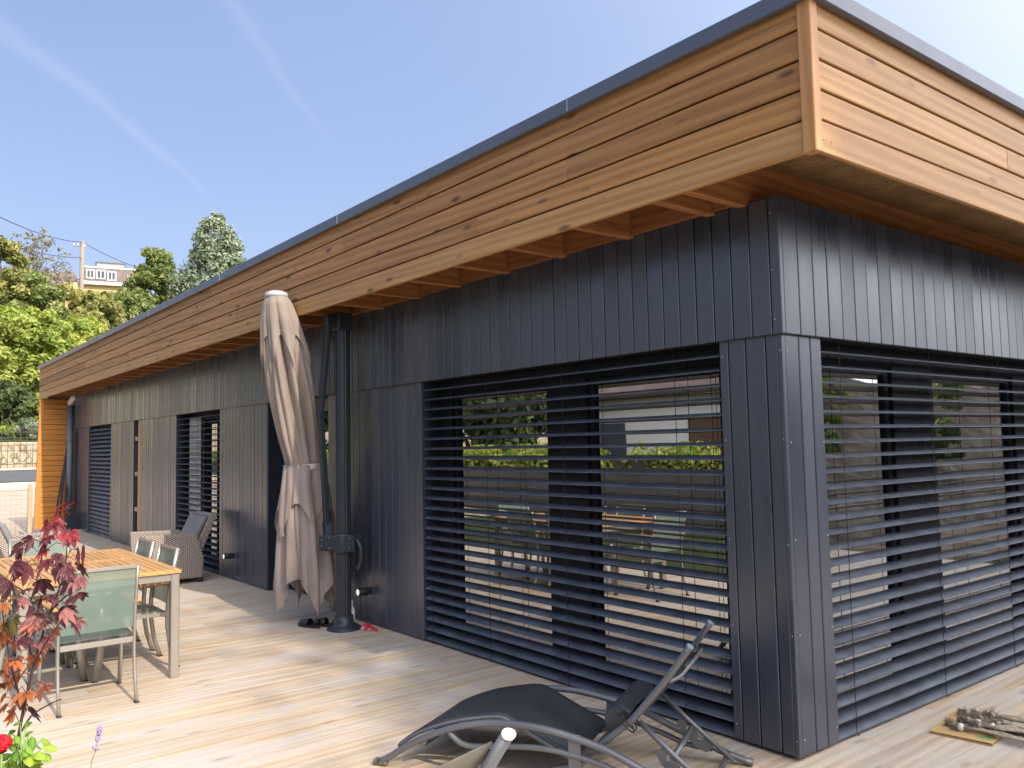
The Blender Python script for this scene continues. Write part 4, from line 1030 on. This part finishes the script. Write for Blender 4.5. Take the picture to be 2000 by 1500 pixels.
def smooth(pts, n=40):
    P = np.array(pts); d = np.r_[0, np.cumsum(np.linalg.norm(np.diff(P, axis=0), axis=1))]; out = []
    for q in np.linspace(0, d[-1], n):
        i = min(len(P)-2, max(0, np.searchsorted(d, q)-1)); t_ = (q-d[i])/(d[i+1]-d[i])
        p0, p1, p2, p3 = P[max(i-1, 0)], P[i], P[i+1], P[min(i+2, len(P)-1)]
        out.append(.5*((2*p1)+(-p0+p2)*t_+(2*p0-5*p1+4*p2-p3)*t_**2+(-p0+3*p1-3*p2+p3)*t_**3))
    return out
for w in (0, LW):
    MB().tube([(s, w, z) for s, z in smooth(rail)], .0165, 12, rb=.021, ref=(0, 1, 0)).build('side_rail', M_LGREY, lo)
    low = [(.40, .215), (.45, .175), (.52, .155), (.70, .175), (.90, .188), (1.10, .168), (1.30, .120), (1.45, .072), (1.58, .062)]
    MB().tube([(s, w, z) for s, z in smooth(low)], .0135, 10, rb=.016, ref=(0, 1, 0)).build('lower_rail', M_LGREY, lo)
    MB().box((1.03, w-.006, .085), (1.09, w+.006, .27), .002).lathe([(.012, -.012), (.012, .012)], (1.06, w, .10), 10, (0, 1, 0)).build('bracket', M_LGREY, lo)
    MB().box((-.03, w-.02, 0.0), (.055, w+.02, .035), .012).build('foot_cap', plain('worn_foot_cap', (.12, .10, .085), .7) if w == 0 else bpy.data.materials['worn_foot_cap'], lo)
seatp = smooth([(.10, .10), (.20, .170), (.38, .243), (.55, .284), (.655, .300), (.69, .298), (.74, .278), (.88, .214), (1.05, .138)], 30)
def seatf(u, v):
    i = u*29; a = int(min(28, i)); q = seatp[a]*(1-(i-a))+seatp[a+1]*(i-a); y = .035+v*(LW-.07)
    return (q[0], y, q[1]+.008-.008*math.sin(PI*v)*math.sin(PI*u))
MB().grid(seatf, 30, 14).build('seat_sling', M_BSLING, lo, .006)
for w in (.035, LW-.035):
    MB().tube([(q[0], w, q[1]-.004) for q in seatp], .010, 8).build('seat_tube', M_LGREY, lo)
backp = smooth([(.92, .075), (1.05, .125), (1.15, .20), (1.24, .278), (1.32, .345), (1.39, .425), (1.49, .545), (1.60, .695)], 30)
for w in (.045, LW-.045):
    u_ = MB().tube([(q[0], w, q[1]) for q in backp], .016, 12, rb=.021, ref=(0, 1, 0)); u_.build('back_tube', M_LGREY, lo)
    MB().tube([tuple((backp[-1][0]-.001, w, backp[-1][1]-.001)), (backp[-1][0]+.006, w, backp[-1][1]+.009)], .0172, 12, rb=.022, ref=(0, 1, 0)).build('end_cap', M_ZINC, lo)
def backf(u, v):
    i = 10+u*18.6; a = int(min(28, i)); q = backp[a]*(1-(i-a))+backp[a+1]*(i-a); y = .06+v*(LW-.12)
    return (q[0]-.006+.03*math.sin(PI*v)*math.sin(PI*u), y, q[1]-.012*math.sin(PI*v))
MB().grid(backf, 20, 14).build('back_sling', M_BSLING, lo, .006)
ppill = MB(); pr = []
for i in range(15):
    a = PI*i/14; pr.append((.078*math.cos(a)*.95, .085*math.sin(a)))
pc = (1.262, .318); ang = math.radians(48); dx, dz = (math.cos(ang), math.sin(ang)), (-math.sin(ang), math.cos(ang))
ringp = [(pc[0]+p_[0]*dx[0]+p_[1]*dz[0], pc[1]+p_[0]*dx[1]+p_[1]*dz[1]) for p_ in pr]
n = len(ringp); vs = []
for y in (.075, .09, LW-.09, LW-.075):
    k = .93 if y in (.075, LW-.075) else 1.
    vs += [(pc[0]+(s-pc[0])*k, y, pc[1]+(z-pc[1])*k) for s, z in ringp]
ppill.add(vs, [tuple(range(n-1, -1, -1)), tuple(range(3*n, 4*n))]+[(r*n+i, r*n+(i+1) % n, (r+1)*n+(i+1) % n, (r+1)*n+i) for r in range(3) for i in range(n)])
ppill.build('head_pillow', M_BSLING, lo)
el = MB()
for k, s0 in enumerate((0, .012)):
    el.tube([(1.30+s0+.05*math.cos(a*PI/9)*dx[0]-.012*math.sin(a*PI/9)*0, .045+.035*math.sin(a*PI/9), .335+.05*math.cos(a*PI/9)*dx[1]*-1+s0) for a in range(18)], .0035, 5, closed=True)
el.build('elastic_cord', M_CORD, lo)
for w in (.085, LW-.085):
    MB().tube([(1.35, w, .335), (1.50, w, .205), (1.70, w, .045)], .0125, 10).build('support_strut', M_LGREY, lo)
    rk = MB(); pts = [(1.42, .225), (1.45, .245), (1.475, .222), (1.468, .19), (1.49, .19), (1.50, .21), (1.53, .175), (1.522, .145), (1.545, .145), (1.555, .165), (1.60, .125), (1.57, .09), (1.52, .11), (1.45, .17)]
    k = len(pts); rk.add([(s, w-.003, z-.02) for s, z in pts]+[(s, w+.003, z-.02) for s, z in pts], [tuple(range(k)), tuple(range(2*k-1, k-1, -1))]+[(i, k+i, k+(i+1) % k, (i+1) % k) for i in range(k)])
    rk.build('notched_rack', M_LGREY, lo)
cr = [((1.50, .09), (1.50, LW-.09), .185, .015), ((1.66, .0), (1.66, LW), .05, .014), ((1.06, .0), (1.06, LW), .105, .013), ((.25, .0), (.25, LW), .135, .014), ((.68, .02), (.68, LW-.02), .262, .012), ((1.16, .045), (1.16, LW-.045), .19, .012)]
for a, b, z, r in cr: MB().tube([(a[0], a[1], z), (b[0], b[1], z)], r, 10).build('cross_tube', M_LGREY, lo)
MB().tube([(.25, .035, .135), (.25, LW-.035, .135)], .022, 10).build('black_sleeve', M_BLACK, lo)
hb_ = smooth([(1.50, .05, .535), (1.545, .09, .555), (1.575, .16, .59), (1.585, .31, .60), (1.575, .46, .59), (1.545, .53, .555), (1.50, .57, .535)], 30)
MB().tube([tuple(q) for q in hb_], .010, 8).build('back_bow', M_LGREY, lo)
# high backed sling chair in the foreground
hc = thing('recliner_chair', 'grey tube garden chair with brown grey sling back cut by the lower picture edge', 'chair', (1.073, -2.657, 0), math.radians(15))
Wc = .46
for w in (0, -Wc):
    MB().tube([(0, w, 1.0), (-.18, w, .74), (-.36, w, .50), (-.46, w, .43), (-.60, w, .425), (-.78, w, .44)], .0135, 12, rb=.019, ref=(0, 1, 0)).build('back_tube', M_LGREY, hc)
    MB().tube([(.002, w, 1.0), (.006, w, 1.006)], .0142, 12, rb=.0198, ref=(0, 1, 0)).build('end_cap', M_WHITE, hc)
    MB().tube([(-.74, w, .44), (-.28, w, .01)], .0125, 10).build('leg', M_LGREY, hc); MB().tube([(-.36, w, .5), (-.76, w, .01)], .0125, 10).build('leg', M_LGREY, hc)
def rb_(u, v):
    s = -.012-.40*u; z = .985-.56*u if u < .9 else .985-.56*.9-.3*(u-.9); return (s+.02*math.sin(PI*v)*math.sin(PI*u)-.012, -.022-v*(Wc-.044), z+.004)
MB().grid(rb_, 16, 10).build('back_sling', M_GSLING, hc, .004)
MB().grid(lambda u, v: (-.46-.30*u, -.022-v*(Wc-.044), .437-.02*math.sin(PI*v)), 8, 8).build('seat_sling', M_GSLING, hc, .004)
for s, z, r in ((-.085, .862, .0095), (-.62, .412, .011), (-.75, .03, .011), (-.32, .03, .011)): MB().tube([(s+.018, 0, z), (s+.018, -Wc, z)], r, 10).build('cross_tube', M_LGREY, hc)

# ---------------------------------------------------------------- planter with maple, basil, red bloom and lavender
def near(u, v, D): return Vector(bearing(u, v, D)) if False else Vector(CAM+(CM.T @ np.array([(u-1000)/FPX, (v-750)/FPX, 1.]))*D)
pl = worldly(thing('planter_box', 'raised timber planter box just below the picture edge', 'planter', (.56, -3.7, 0)))
mb = MB()
for i in range(6): mb.box((.25, -4.05, .02+i*.136), (.95, -3.345, .02+i*.136+.131), .004)
mb.build('boards', M_DECK, pl)
MB().box((.265, -4.035, .75), (.935, -3.36, .838)).build('soil', plain('dark_soil', (.03, .022, .016), .95, 0, .1, .3, 40.), pl)
for w in ((.27, -4.06), (.935, -4.06), (.27, -3.365), (.935, -3.365)): MB().box((w[0]-.015, w[1]-.01, 0), (w[0]+.035, w[1]+.03, .83), .004).build('post', M_DECK, pl)
def leafm(name, stops, rough=.45, trans=.35, spec=.4):
    t = NT(name); a = t.n('ShaderNodeAttribute', attribute_name='tone'); c = t.coord()
    f = t.math('ADD', a.outputs['Fac'], t.math('MULTIPLY', t.math('SUBTRACT', t.noise(c, 60, 3), .5), .16))
    col = t.ramp(f, stops); t.set(col, rough, 0, spec)
    tr_ = t.n('ShaderNodeBsdfTranslucent'); t.l(t.mix(1., col, (1.3, 1.1, .9), 'MULTIPLY'), tr_.inputs[0]); ms_ = t.n('ShaderNodeMixShader'); ms_.inputs[0].default_value = trans
    t.l(t.b.outputs[0], ms_.inputs[1]); t.l(tr_.outputs[0], ms_.inputs[2]); t.l(ms_.outputs[0], t.out.inputs[0]); return t.m
M_MAPLE = leafm('maple_leaf_autumn', [(0, (.10, .09, .02)), (.14, (.25, .10, .03)), (.3, (.50, .15, .05)), (.44, (.36, .15, .14)), (.55, (.155, .055, .068)), (.7, (.085, .02, .028)), (.85, (.18, .03, .04)), (1, (.36, .05, .055))])
rng = np.random.default_rng(21)
MAP = worldly(thing('maple_plant', 'young japanese maple with red, purple and orange leaves in front of the table', 'plant', tuple(near(25, 1530, 1.9))))
def strand(pts, r0, r1, name, mat, parent):
    P = [np.array(near(*q)) for q in pts]; S = smooth(P, 24)
    MB().tube([tuple(q) for q in S], list(np.linspace(r0, r1, 24)), 6).build(name, mat, parent); return S
M_STEM = plain('dark_red_stem', (.06, .025, .025), .5)
stems = []; pet = MB()
for q in ([(22, 1590, 1.84), (36, 1440, 1.86), (66, 1300, 1.88), (98, 1195, 1.9), (119, 1142, 1.9), (129, 1092, 1.92), (133, 1045, 1.93)],
          [(66, 1300, 1.88), (52, 1220, 1.9), (72, 1130, 1.93), (86, 1070, 1.95), (97, 1030, 1.95)],
          [(36, 1440, 1.86), (60, 1400, 1.84), (92, 1378, 1.8), (120, 1365, 1.78)],
          [(46, 1390, 1.86), (22, 1300, 1.84), (8, 1220, 1.84), (2, 1170, 1.84)],
          [(98, 1195, 1.9), (128, 1165, 1.88), (158, 1150, 1.86)], [(66, 1300, 1.88), (90, 1255, 1.84), (118, 1215, 1.82)]):
    S_ = smooth([np.array(near(*k_)) for k_ in q], 24); pet.tube([tuple(k_) for k_ in S_], list(np.linspace(.0042 if q[0][1] > 1500 else .0024, .0012, 24)), 6); stems += list(S_)
ST = np.array(stems)
spots = [(113, 1023, .95), (100, 1030, .9), (93, 1046, .72), (140, 1040, 1.), (128, 1040, .97), (63, 1058, .72), (100, 1056, .8), (142, 1062, .95), (163, 1072, .74), (50, 1080, .62), (80, 1078, .95), (108, 1082, .66), (150, 1083, .6), (53, 1104, .72), (30, 1114, .72), (87, 1107, .88), (117, 1103, .6), (133, 1110, .58), (155, 1112, .58), (47, 1128, .58), (78, 1132, .57), (107, 1128, .6), (142, 1134, .58), (164, 1136, .6), (30, 1158, .55), (55, 1163, .54), (42, 1184, .5), (88, 1168, .55), (108, 1166, .56), (137, 1172, .57), (160, 1160, .6), (13, 1184, .1), (22, 1212, .08), (73, 1208, .5), (90, 1214, .52), (117, 1208, .53), (138, 1224, .5), (128, 1196, .57), (20, 1256, .28), (60, 1234, .3), (43, 1262, .44), (13, 1288, .33), (30, 1302, .3), (50, 1308, .28), (82, 1258, .4), (70, 1285, .34), (10, 1350, .12), (50, 1350, .26), (84, 1352, .42), (20, 1392, .24), (47, 1376, .12), (68, 1390, .46), (5, 1320, .34), (5, 1230, .2), (66, 1190, .54), (20, 1140, .6), (100, 1235, .48), (35, 1336, .3), (8, 1376, .22)]
Vt, Tn = [], []
for (u, v, tone) in spots:
    for rep in range(2 if rng.random() < (.3 if tone > .45 else .8) else 1):
        D = 1.9+rng.uniform(-.10, .10); base = np.array(near(u+rng.uniform(-8, 8), v+rng.uniform(-9, 9)-6, D))
        k = int(np.argmin(((ST-base)**2).sum(1)+rng.random(len(ST))*.0006)); s0 = ST[k]
        mid = (s0+base)/2+np.array([0, 0, .012]); pet.tube([tuple(s0), tuple(mid), tuple(base)], .0009, 4, False)
        out = base-s0; out[2] = 0; out = out/(np.linalg.norm(out)+1e-6)+rng.normal(size=3)*.5; out[2] = rng.uniform(-1.3, -.2); out /= np.linalg.norm(out)
        nrm = rng.normal(size=3)*.7+np.array([.55, -.35, .75]); nrm -= out*nrm.dot(out); nrm /= np.linalg.norm(nrm); side = np.cross(nrm, out)
        L = rng.uniform(.027, .045); tn = np.clip(tone+rng.normal()*.05, 0, 1)
        for lob, (an, ll) in enumerate(((0, 1.), (.62, .86), (-.62, .86), (1.25, .6), (-1.25, .6))):
            d = out*math.cos(an)+side*math.sin(an); p_ = side*math.cos(an)-out*math.sin(an); l_ = L*ll*rng.uniform(.9, 1.1); wd = l_*.125
            prev = None
            for q in range(5):
                f_ = q/4; wq = wd*(.35+1.3*math.sin(PI*min(1, .12+f_*.88))) if q < 4 else 0
                cp_ = base+d*l_*f_-np.array([0, 0, 1])*l_*.25*f_**2
                a_, b_ = cp_+p_*wq+nrm*wq*.45, cp_-p_*wq+nrm*wq*.45
                if prev is not None:
                    Vt += [prev[0], prev[2], cp_, a_, prev[2], prev[1], b_, cp_]; Tn += [tn]*8
                prev = (a_, b_, cp_)
o = np.array(MAP.location); fast_mesh('leaves', np.array(Vt)-o, 4, M_MAPLE, MAP, Tn)
pet.build('stems', M_STEM, MAP)
# basil
M_BASIL = leafm('basil_leaf', [(0, (.05, .12, .02)), (.5, (.19, .36, .035)), (1, (.40, .55, .07))], .38, .4)
BA = worldly(thing('basil_plant', 'bright green basil plant in the lower left corner', 'plant', tuple(near(45, 1560, 1.72))))
Vt, Tn = [], []; sm = MB()
bsp = [(u, v, s_, tn) for (u, v, s_, tn) in ((35, 1416, 15, .35), (52, 1418, 16, .8), (22, 1432, 13, .2), (55, 1436, 16, .35), (14, 1442, 15, .15), (33, 1446, 14, .5), (90, 1452, 20, .75), (96, 1464, 18, .8), (62, 1452, 16, .3), (40, 1462, 16, .15), (48, 1472, 17, .55), (78, 1476, 22, .85), (88, 1480, 18, .6), (60, 1482, 22, .9), (30, 1478, 16, .2), (22, 1490, 20, .75), (42, 1492, 20, .8), (66, 1496, 24, .9), (12, 1480, 16, .3), (10, 1496, 20, .8), (72, 1460, 13, .4), (25, 1462, 12, .3), (50, 1505, 22, .85), (30, 1512, 22, .8), (80, 1505, 20, .7), (5, 1512, 20, .7), (58, 1466, 14, .5), (70, 1488, 18, .7))]
root = np.array(near(45, 1600, 1.72))
for (u, v, s_, tn) in bsp:
    D = 1.74+rng.uniform(-.07, .07); c0 = np.array(near(u, v-5, D)); L = s_*1.45/FPX*D*1.05; az = rng.uniform(0, 2*PI)
    st0 = np.array(near(45+(u-45)*.35, v+18, 1.74)); out = c0-st0; out[2] *= .2; out = out/(np.linalg.norm(out)+1e-6)+rng.normal(size=3)*.35; out[2] = rng.uniform(-.75, .1); out /= np.linalg.norm(out)
    nrm = np.array([.3, -.2, 1.])+rng.normal(size=3)*.3; nrm -= out*nrm.dot(out); nrm /= np.linalg.norm(nrm); sd_ = np.cross(nrm, out)
    G = []
    for i in range(8):
        f_ = i/7; hw = L*.36*math.sin(PI*min(1, .06+f_*.94))**.8; cp_ = c0-out*L*.4+out*L*f_-np.array([0, 0, 1])*L*.35*(f_-.2)**2
        G.append([cp_+sd_*hw*q+nrm*(-hw*.55*q*q+.1*hw) for q in (-1, -.5, 0, .5, 1)])
    for i in range(7):
        for j in range(4): Vt += [G[i][j], G[i+1][j], G[i+1][j+1], G[i][j+1]]; Tn += [np.clip(tn+.1*(j in (1, 2)), 0, 1)]*4
    sm.tube([tuple(root+rng.normal(size=3)*.01), tuple(st0), tuple(c0-out*L*.4)], [.0022, .0018, .001], 5)
fast_mesh('leaves', np.array(Vt)-np.array(BA.location), 4, M_BASIL, BA, Tn)
sm.build('stems', plain('basil_stem', (.16, .26, .05), .5), BA)
# red bloom
RB = worldly(thing('red_flower', 'deep red double flower at the left picture edge beside the basil', 'flower', tuple(near(4, 1560, 1.66))))
fc = np.array(near(3, 1455, 1.66)); pt = MB()
for i in range(34):
    g = rng.normal(size=3)+np.array([.5, -.2, .5]); g /= np.linalg.norm(g); x_ = np.cross(g, [0, 0, 1.]); x_ /= np.linalg.norm(x_); y_ = np.cross(g, x_); r = .010+.012*rng.random(); c0 = fc+g*r*.8
    n_ = 7; pt.add([c0+g*.003]+[c0+(x_*math.cos(a)+y_*math.sin(a))*.011*(1+.2*math.sin(3*a))+g*(.004*math.sin(2*a)-.002) for a in np.linspace(0, 2*PI, n_, endpoint=False)], [(0, 1+k, 1+(k+1) % n_) for k in range(n_)], True)
pt.build('petals', plain('crimson_petal', (.50, .008, .018), .5, 0, .3, .25, 60.), RB)
MB().tube([tuple(near(4, 1620, 1.66)), tuple(near(2, 1540, 1.66)), tuple(fc)], .0025, 6).build('stem', bpy.data.materials['basil_stem'], RB)
# lavender
LV = worldly(thing('lavender_stem', 'single lavender spike standing in front of the sunny deck', 'flower', tuple(near(170, 1560, 1.75))))
S = strand([(165, 1620, 1.74), (177, 1500, 1.75), (187, 1465, 1.75), (191, 1445, 1.75), (197, 1416, 1.75)], .0012, .0008, 'stem', plain('grey_green_stem', (.25, .24, .14), .7), LV)
fl = MB()
for (u, v, r) in ((187.5, 1461, .0048), (191, 1444, .0042), (192, 1439, .0038), (193.5, 1433, .0036), (194.5, 1428, .0042), (195.5, 1424, .0042), (196.5, 1420, .0036)):
    c0 = np.array(near(u, v, 1.75))
    for k in range(6):
        a = 2*PI*k/6+v; fl.ball(tuple(c0+np.array([math.cos(a)*r*.9, math.sin(a)*r*.9, rng.uniform(-.001, .002)])), r*.55, 5, 1.6)
fl.build('florets', plain('lavender_floret', (.33, .26, .45), .7, 0, .2, .2, 200.), LV)
# ---------------------------------------------------------------- light, sky, exposure
ELEV, AZ = math.radians(35.), math.radians(-1.4)
sd = bpy.data.lights.new('sun', 'SUN'); sd.energy = 3.9; sd.angle = math.radians(.53); sd.color = (1., .90, .76)
sun = bpy.data.objects.new('sun', sd); COL.objects.link(sun)
sv = Vector((math.cos(ELEV)*math.cos(AZ), math.cos(ELEV)*math.sin(AZ), math.sin(ELEV)))
sun.rotation_euler = sv.to_track_quat('Z', 'Y').to_euler(); sun.location = (20, 0, 20)
world = bpy.data.worlds.new('World'); scene.world = world; world.use_nodes = True
wt = world.node_tree; bg = wt.nodes['Background']
sky = wt.nodes.new('ShaderNodeTexSky'); sky.sky_type = 'NISHITA'; sky.sun_disc = False
sky.sun_elevation = ELEV; sky.sun_rotation = math.radians(90)-AZ; sky.altitude = 250; sky.air_density = 1.; sky.dust_density = 1.3; sky.ozone_density = 1.6
def W(typ, **kw):
    n = wt.nodes.new(typ)
    for k, v in kw.items(): setattr(n, k, v)
    return n
def wmath(op, a, b=None, clamp=False):
    n = W('ShaderNodeMath', operation=op, use_clamp=clamp)
    for i, v in enumerate((a, b)):
        if v is None: continue
        if hasattr(v, 'is_output'): wt.links.new(v, n.inputs[i])
        else: n.inputs[i].default_value = v
    return n.outputs[0]
def wdot(vec, v):
    n = W('ShaderNodeVectorMath', operation='DOT_PRODUCT'); wt.links.new(vec, n.inputs[0]); n.inputs[1].default_value = tuple(v); return n.outputs['Value']
tc = W('ShaderNodeTexCoord').outputs['Generated']
nzv = W('ShaderNodeTexNoise'); nzv.inputs['Scale'].default_value = 9.; nzv.inputs['Detail'].default_value = 5.; wt.links.new(tc, nzv.inputs['Vector'])
def sdir(u, v):
    d = CM.T @ np.array([(u-1000)/FPX, (v-750)/FPX, 1.]); return Vector(d/np.linalg.norm(d))
def contrail(A, B, w0, w1, amt):
    """thin vapour trail along the great circle between two sky directions"""
    a, b = sdir(*A), sdir(*B); n = a.cross(b).normalized(); mid = (a+b).normalized(); along = n.cross(mid).normalized()
    half = math.asin(min(1, abs(along.dot(b)))); s = wmath('DIVIDE', wdot(tc, along), math.sin(half)*(1 if along.dot(b) > 0 else -1))
    d = wmath('ADD', wdot(tc, n), wmath('MULTIPLY', wmath('SUBTRACT', nzv.outputs['Fac'], .5), .035))
    s01 = wmath('ADD', wmath('MULTIPLY', s, .5), .5, True)
    width = wmath('ADD', w0, wmath('MULTIPLY', s01, w1-w0))
    q = wmath('DIVIDE', d, width); g = wmath('POWER', 2.718, wmath('MULTIPLY', wmath('MULTIPLY', q, q), -1.))
    ends = wmath('MULTIPLY', wmath('SUBTRACT', 1.0, wmath('POWER', wmath('ABSOLUTE', s), 4), True), wmath('GREATER_THAN', wdot(tc, mid), .2))
    return wmath('MULTIPLY', wmath('MULTIPLY', g, ends), amt)
c1 = contrail((-160, -70), (440, 395), .013, .002, .25)
c2 = contrail((330, -160), (660, 300), .014, .002, .15)
cs = wmath('ADD', c1, c2, True)
nz2 = W('ShaderNodeTexNoise'); nz2.inputs['Scale'].default_value = 2.2; nz2.inputs['Detail'].default_value = 4.; wt.links.new(tc, nz2.inputs['Vector'])
veil = wmath('ADD', wmath('MULTIPLY', wmath('SUBTRACT', nz2.outputs['Fac'], .42, True), .3), .0)
cs = wmath('ADD', cs, veil, True)
up_ = W('ShaderNodeSeparateXYZ'); wt.links.new(tc, up_.inputs[0])
rp = W('ShaderNodeValToRGB'); e_ = rp.color_ramp.elements; e_.new(.22); e_.new(.5)
for k_, (p_, c_) in enumerate(((0, (2.9, 3.2, 4.5)), (.22, (2.2, 2.75, 4.3)), (.5, (1.6, 2.25, 3.9)), (1, (.9, 1.5, 3.1)))): e_[k_].position = p_; e_[k_].color = (*c_, 1)
wt.links.new(up_.outputs[2], rp.inputs[0])
m0 = W('ShaderNodeMix', data_type='RGBA'); m0.inputs[0].default_value = .72; wt.links.new(sky.outputs[0], m0.inputs[6]); wt.links.new(rp.outputs[0], m0.inputs[7])
# broad glow added to the eastern sky, off the sun, to light the gable side
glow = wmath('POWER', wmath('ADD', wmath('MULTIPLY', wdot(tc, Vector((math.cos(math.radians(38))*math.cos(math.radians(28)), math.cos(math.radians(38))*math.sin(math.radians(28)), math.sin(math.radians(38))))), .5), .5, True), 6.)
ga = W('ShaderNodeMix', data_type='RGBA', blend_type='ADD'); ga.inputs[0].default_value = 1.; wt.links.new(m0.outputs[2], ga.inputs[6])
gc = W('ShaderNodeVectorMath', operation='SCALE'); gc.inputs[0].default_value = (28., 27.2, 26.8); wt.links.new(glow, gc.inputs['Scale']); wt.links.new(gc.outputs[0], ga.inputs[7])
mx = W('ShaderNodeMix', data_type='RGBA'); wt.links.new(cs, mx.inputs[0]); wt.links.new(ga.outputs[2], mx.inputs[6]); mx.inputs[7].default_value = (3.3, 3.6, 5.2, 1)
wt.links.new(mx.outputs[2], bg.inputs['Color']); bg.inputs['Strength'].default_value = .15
vs_ = scene.view_settings; vs_.view_transform = 'Standard'; vs_.look = 'None'; vs_.exposure = .43; vs_.gamma = 1; vs_.use_curve_mapping = False
scene.cycles.max_bounces = 8; scene.cycles.transparent_max_bounces = 16
scene.cycles.sample_clamp_indirect = 6
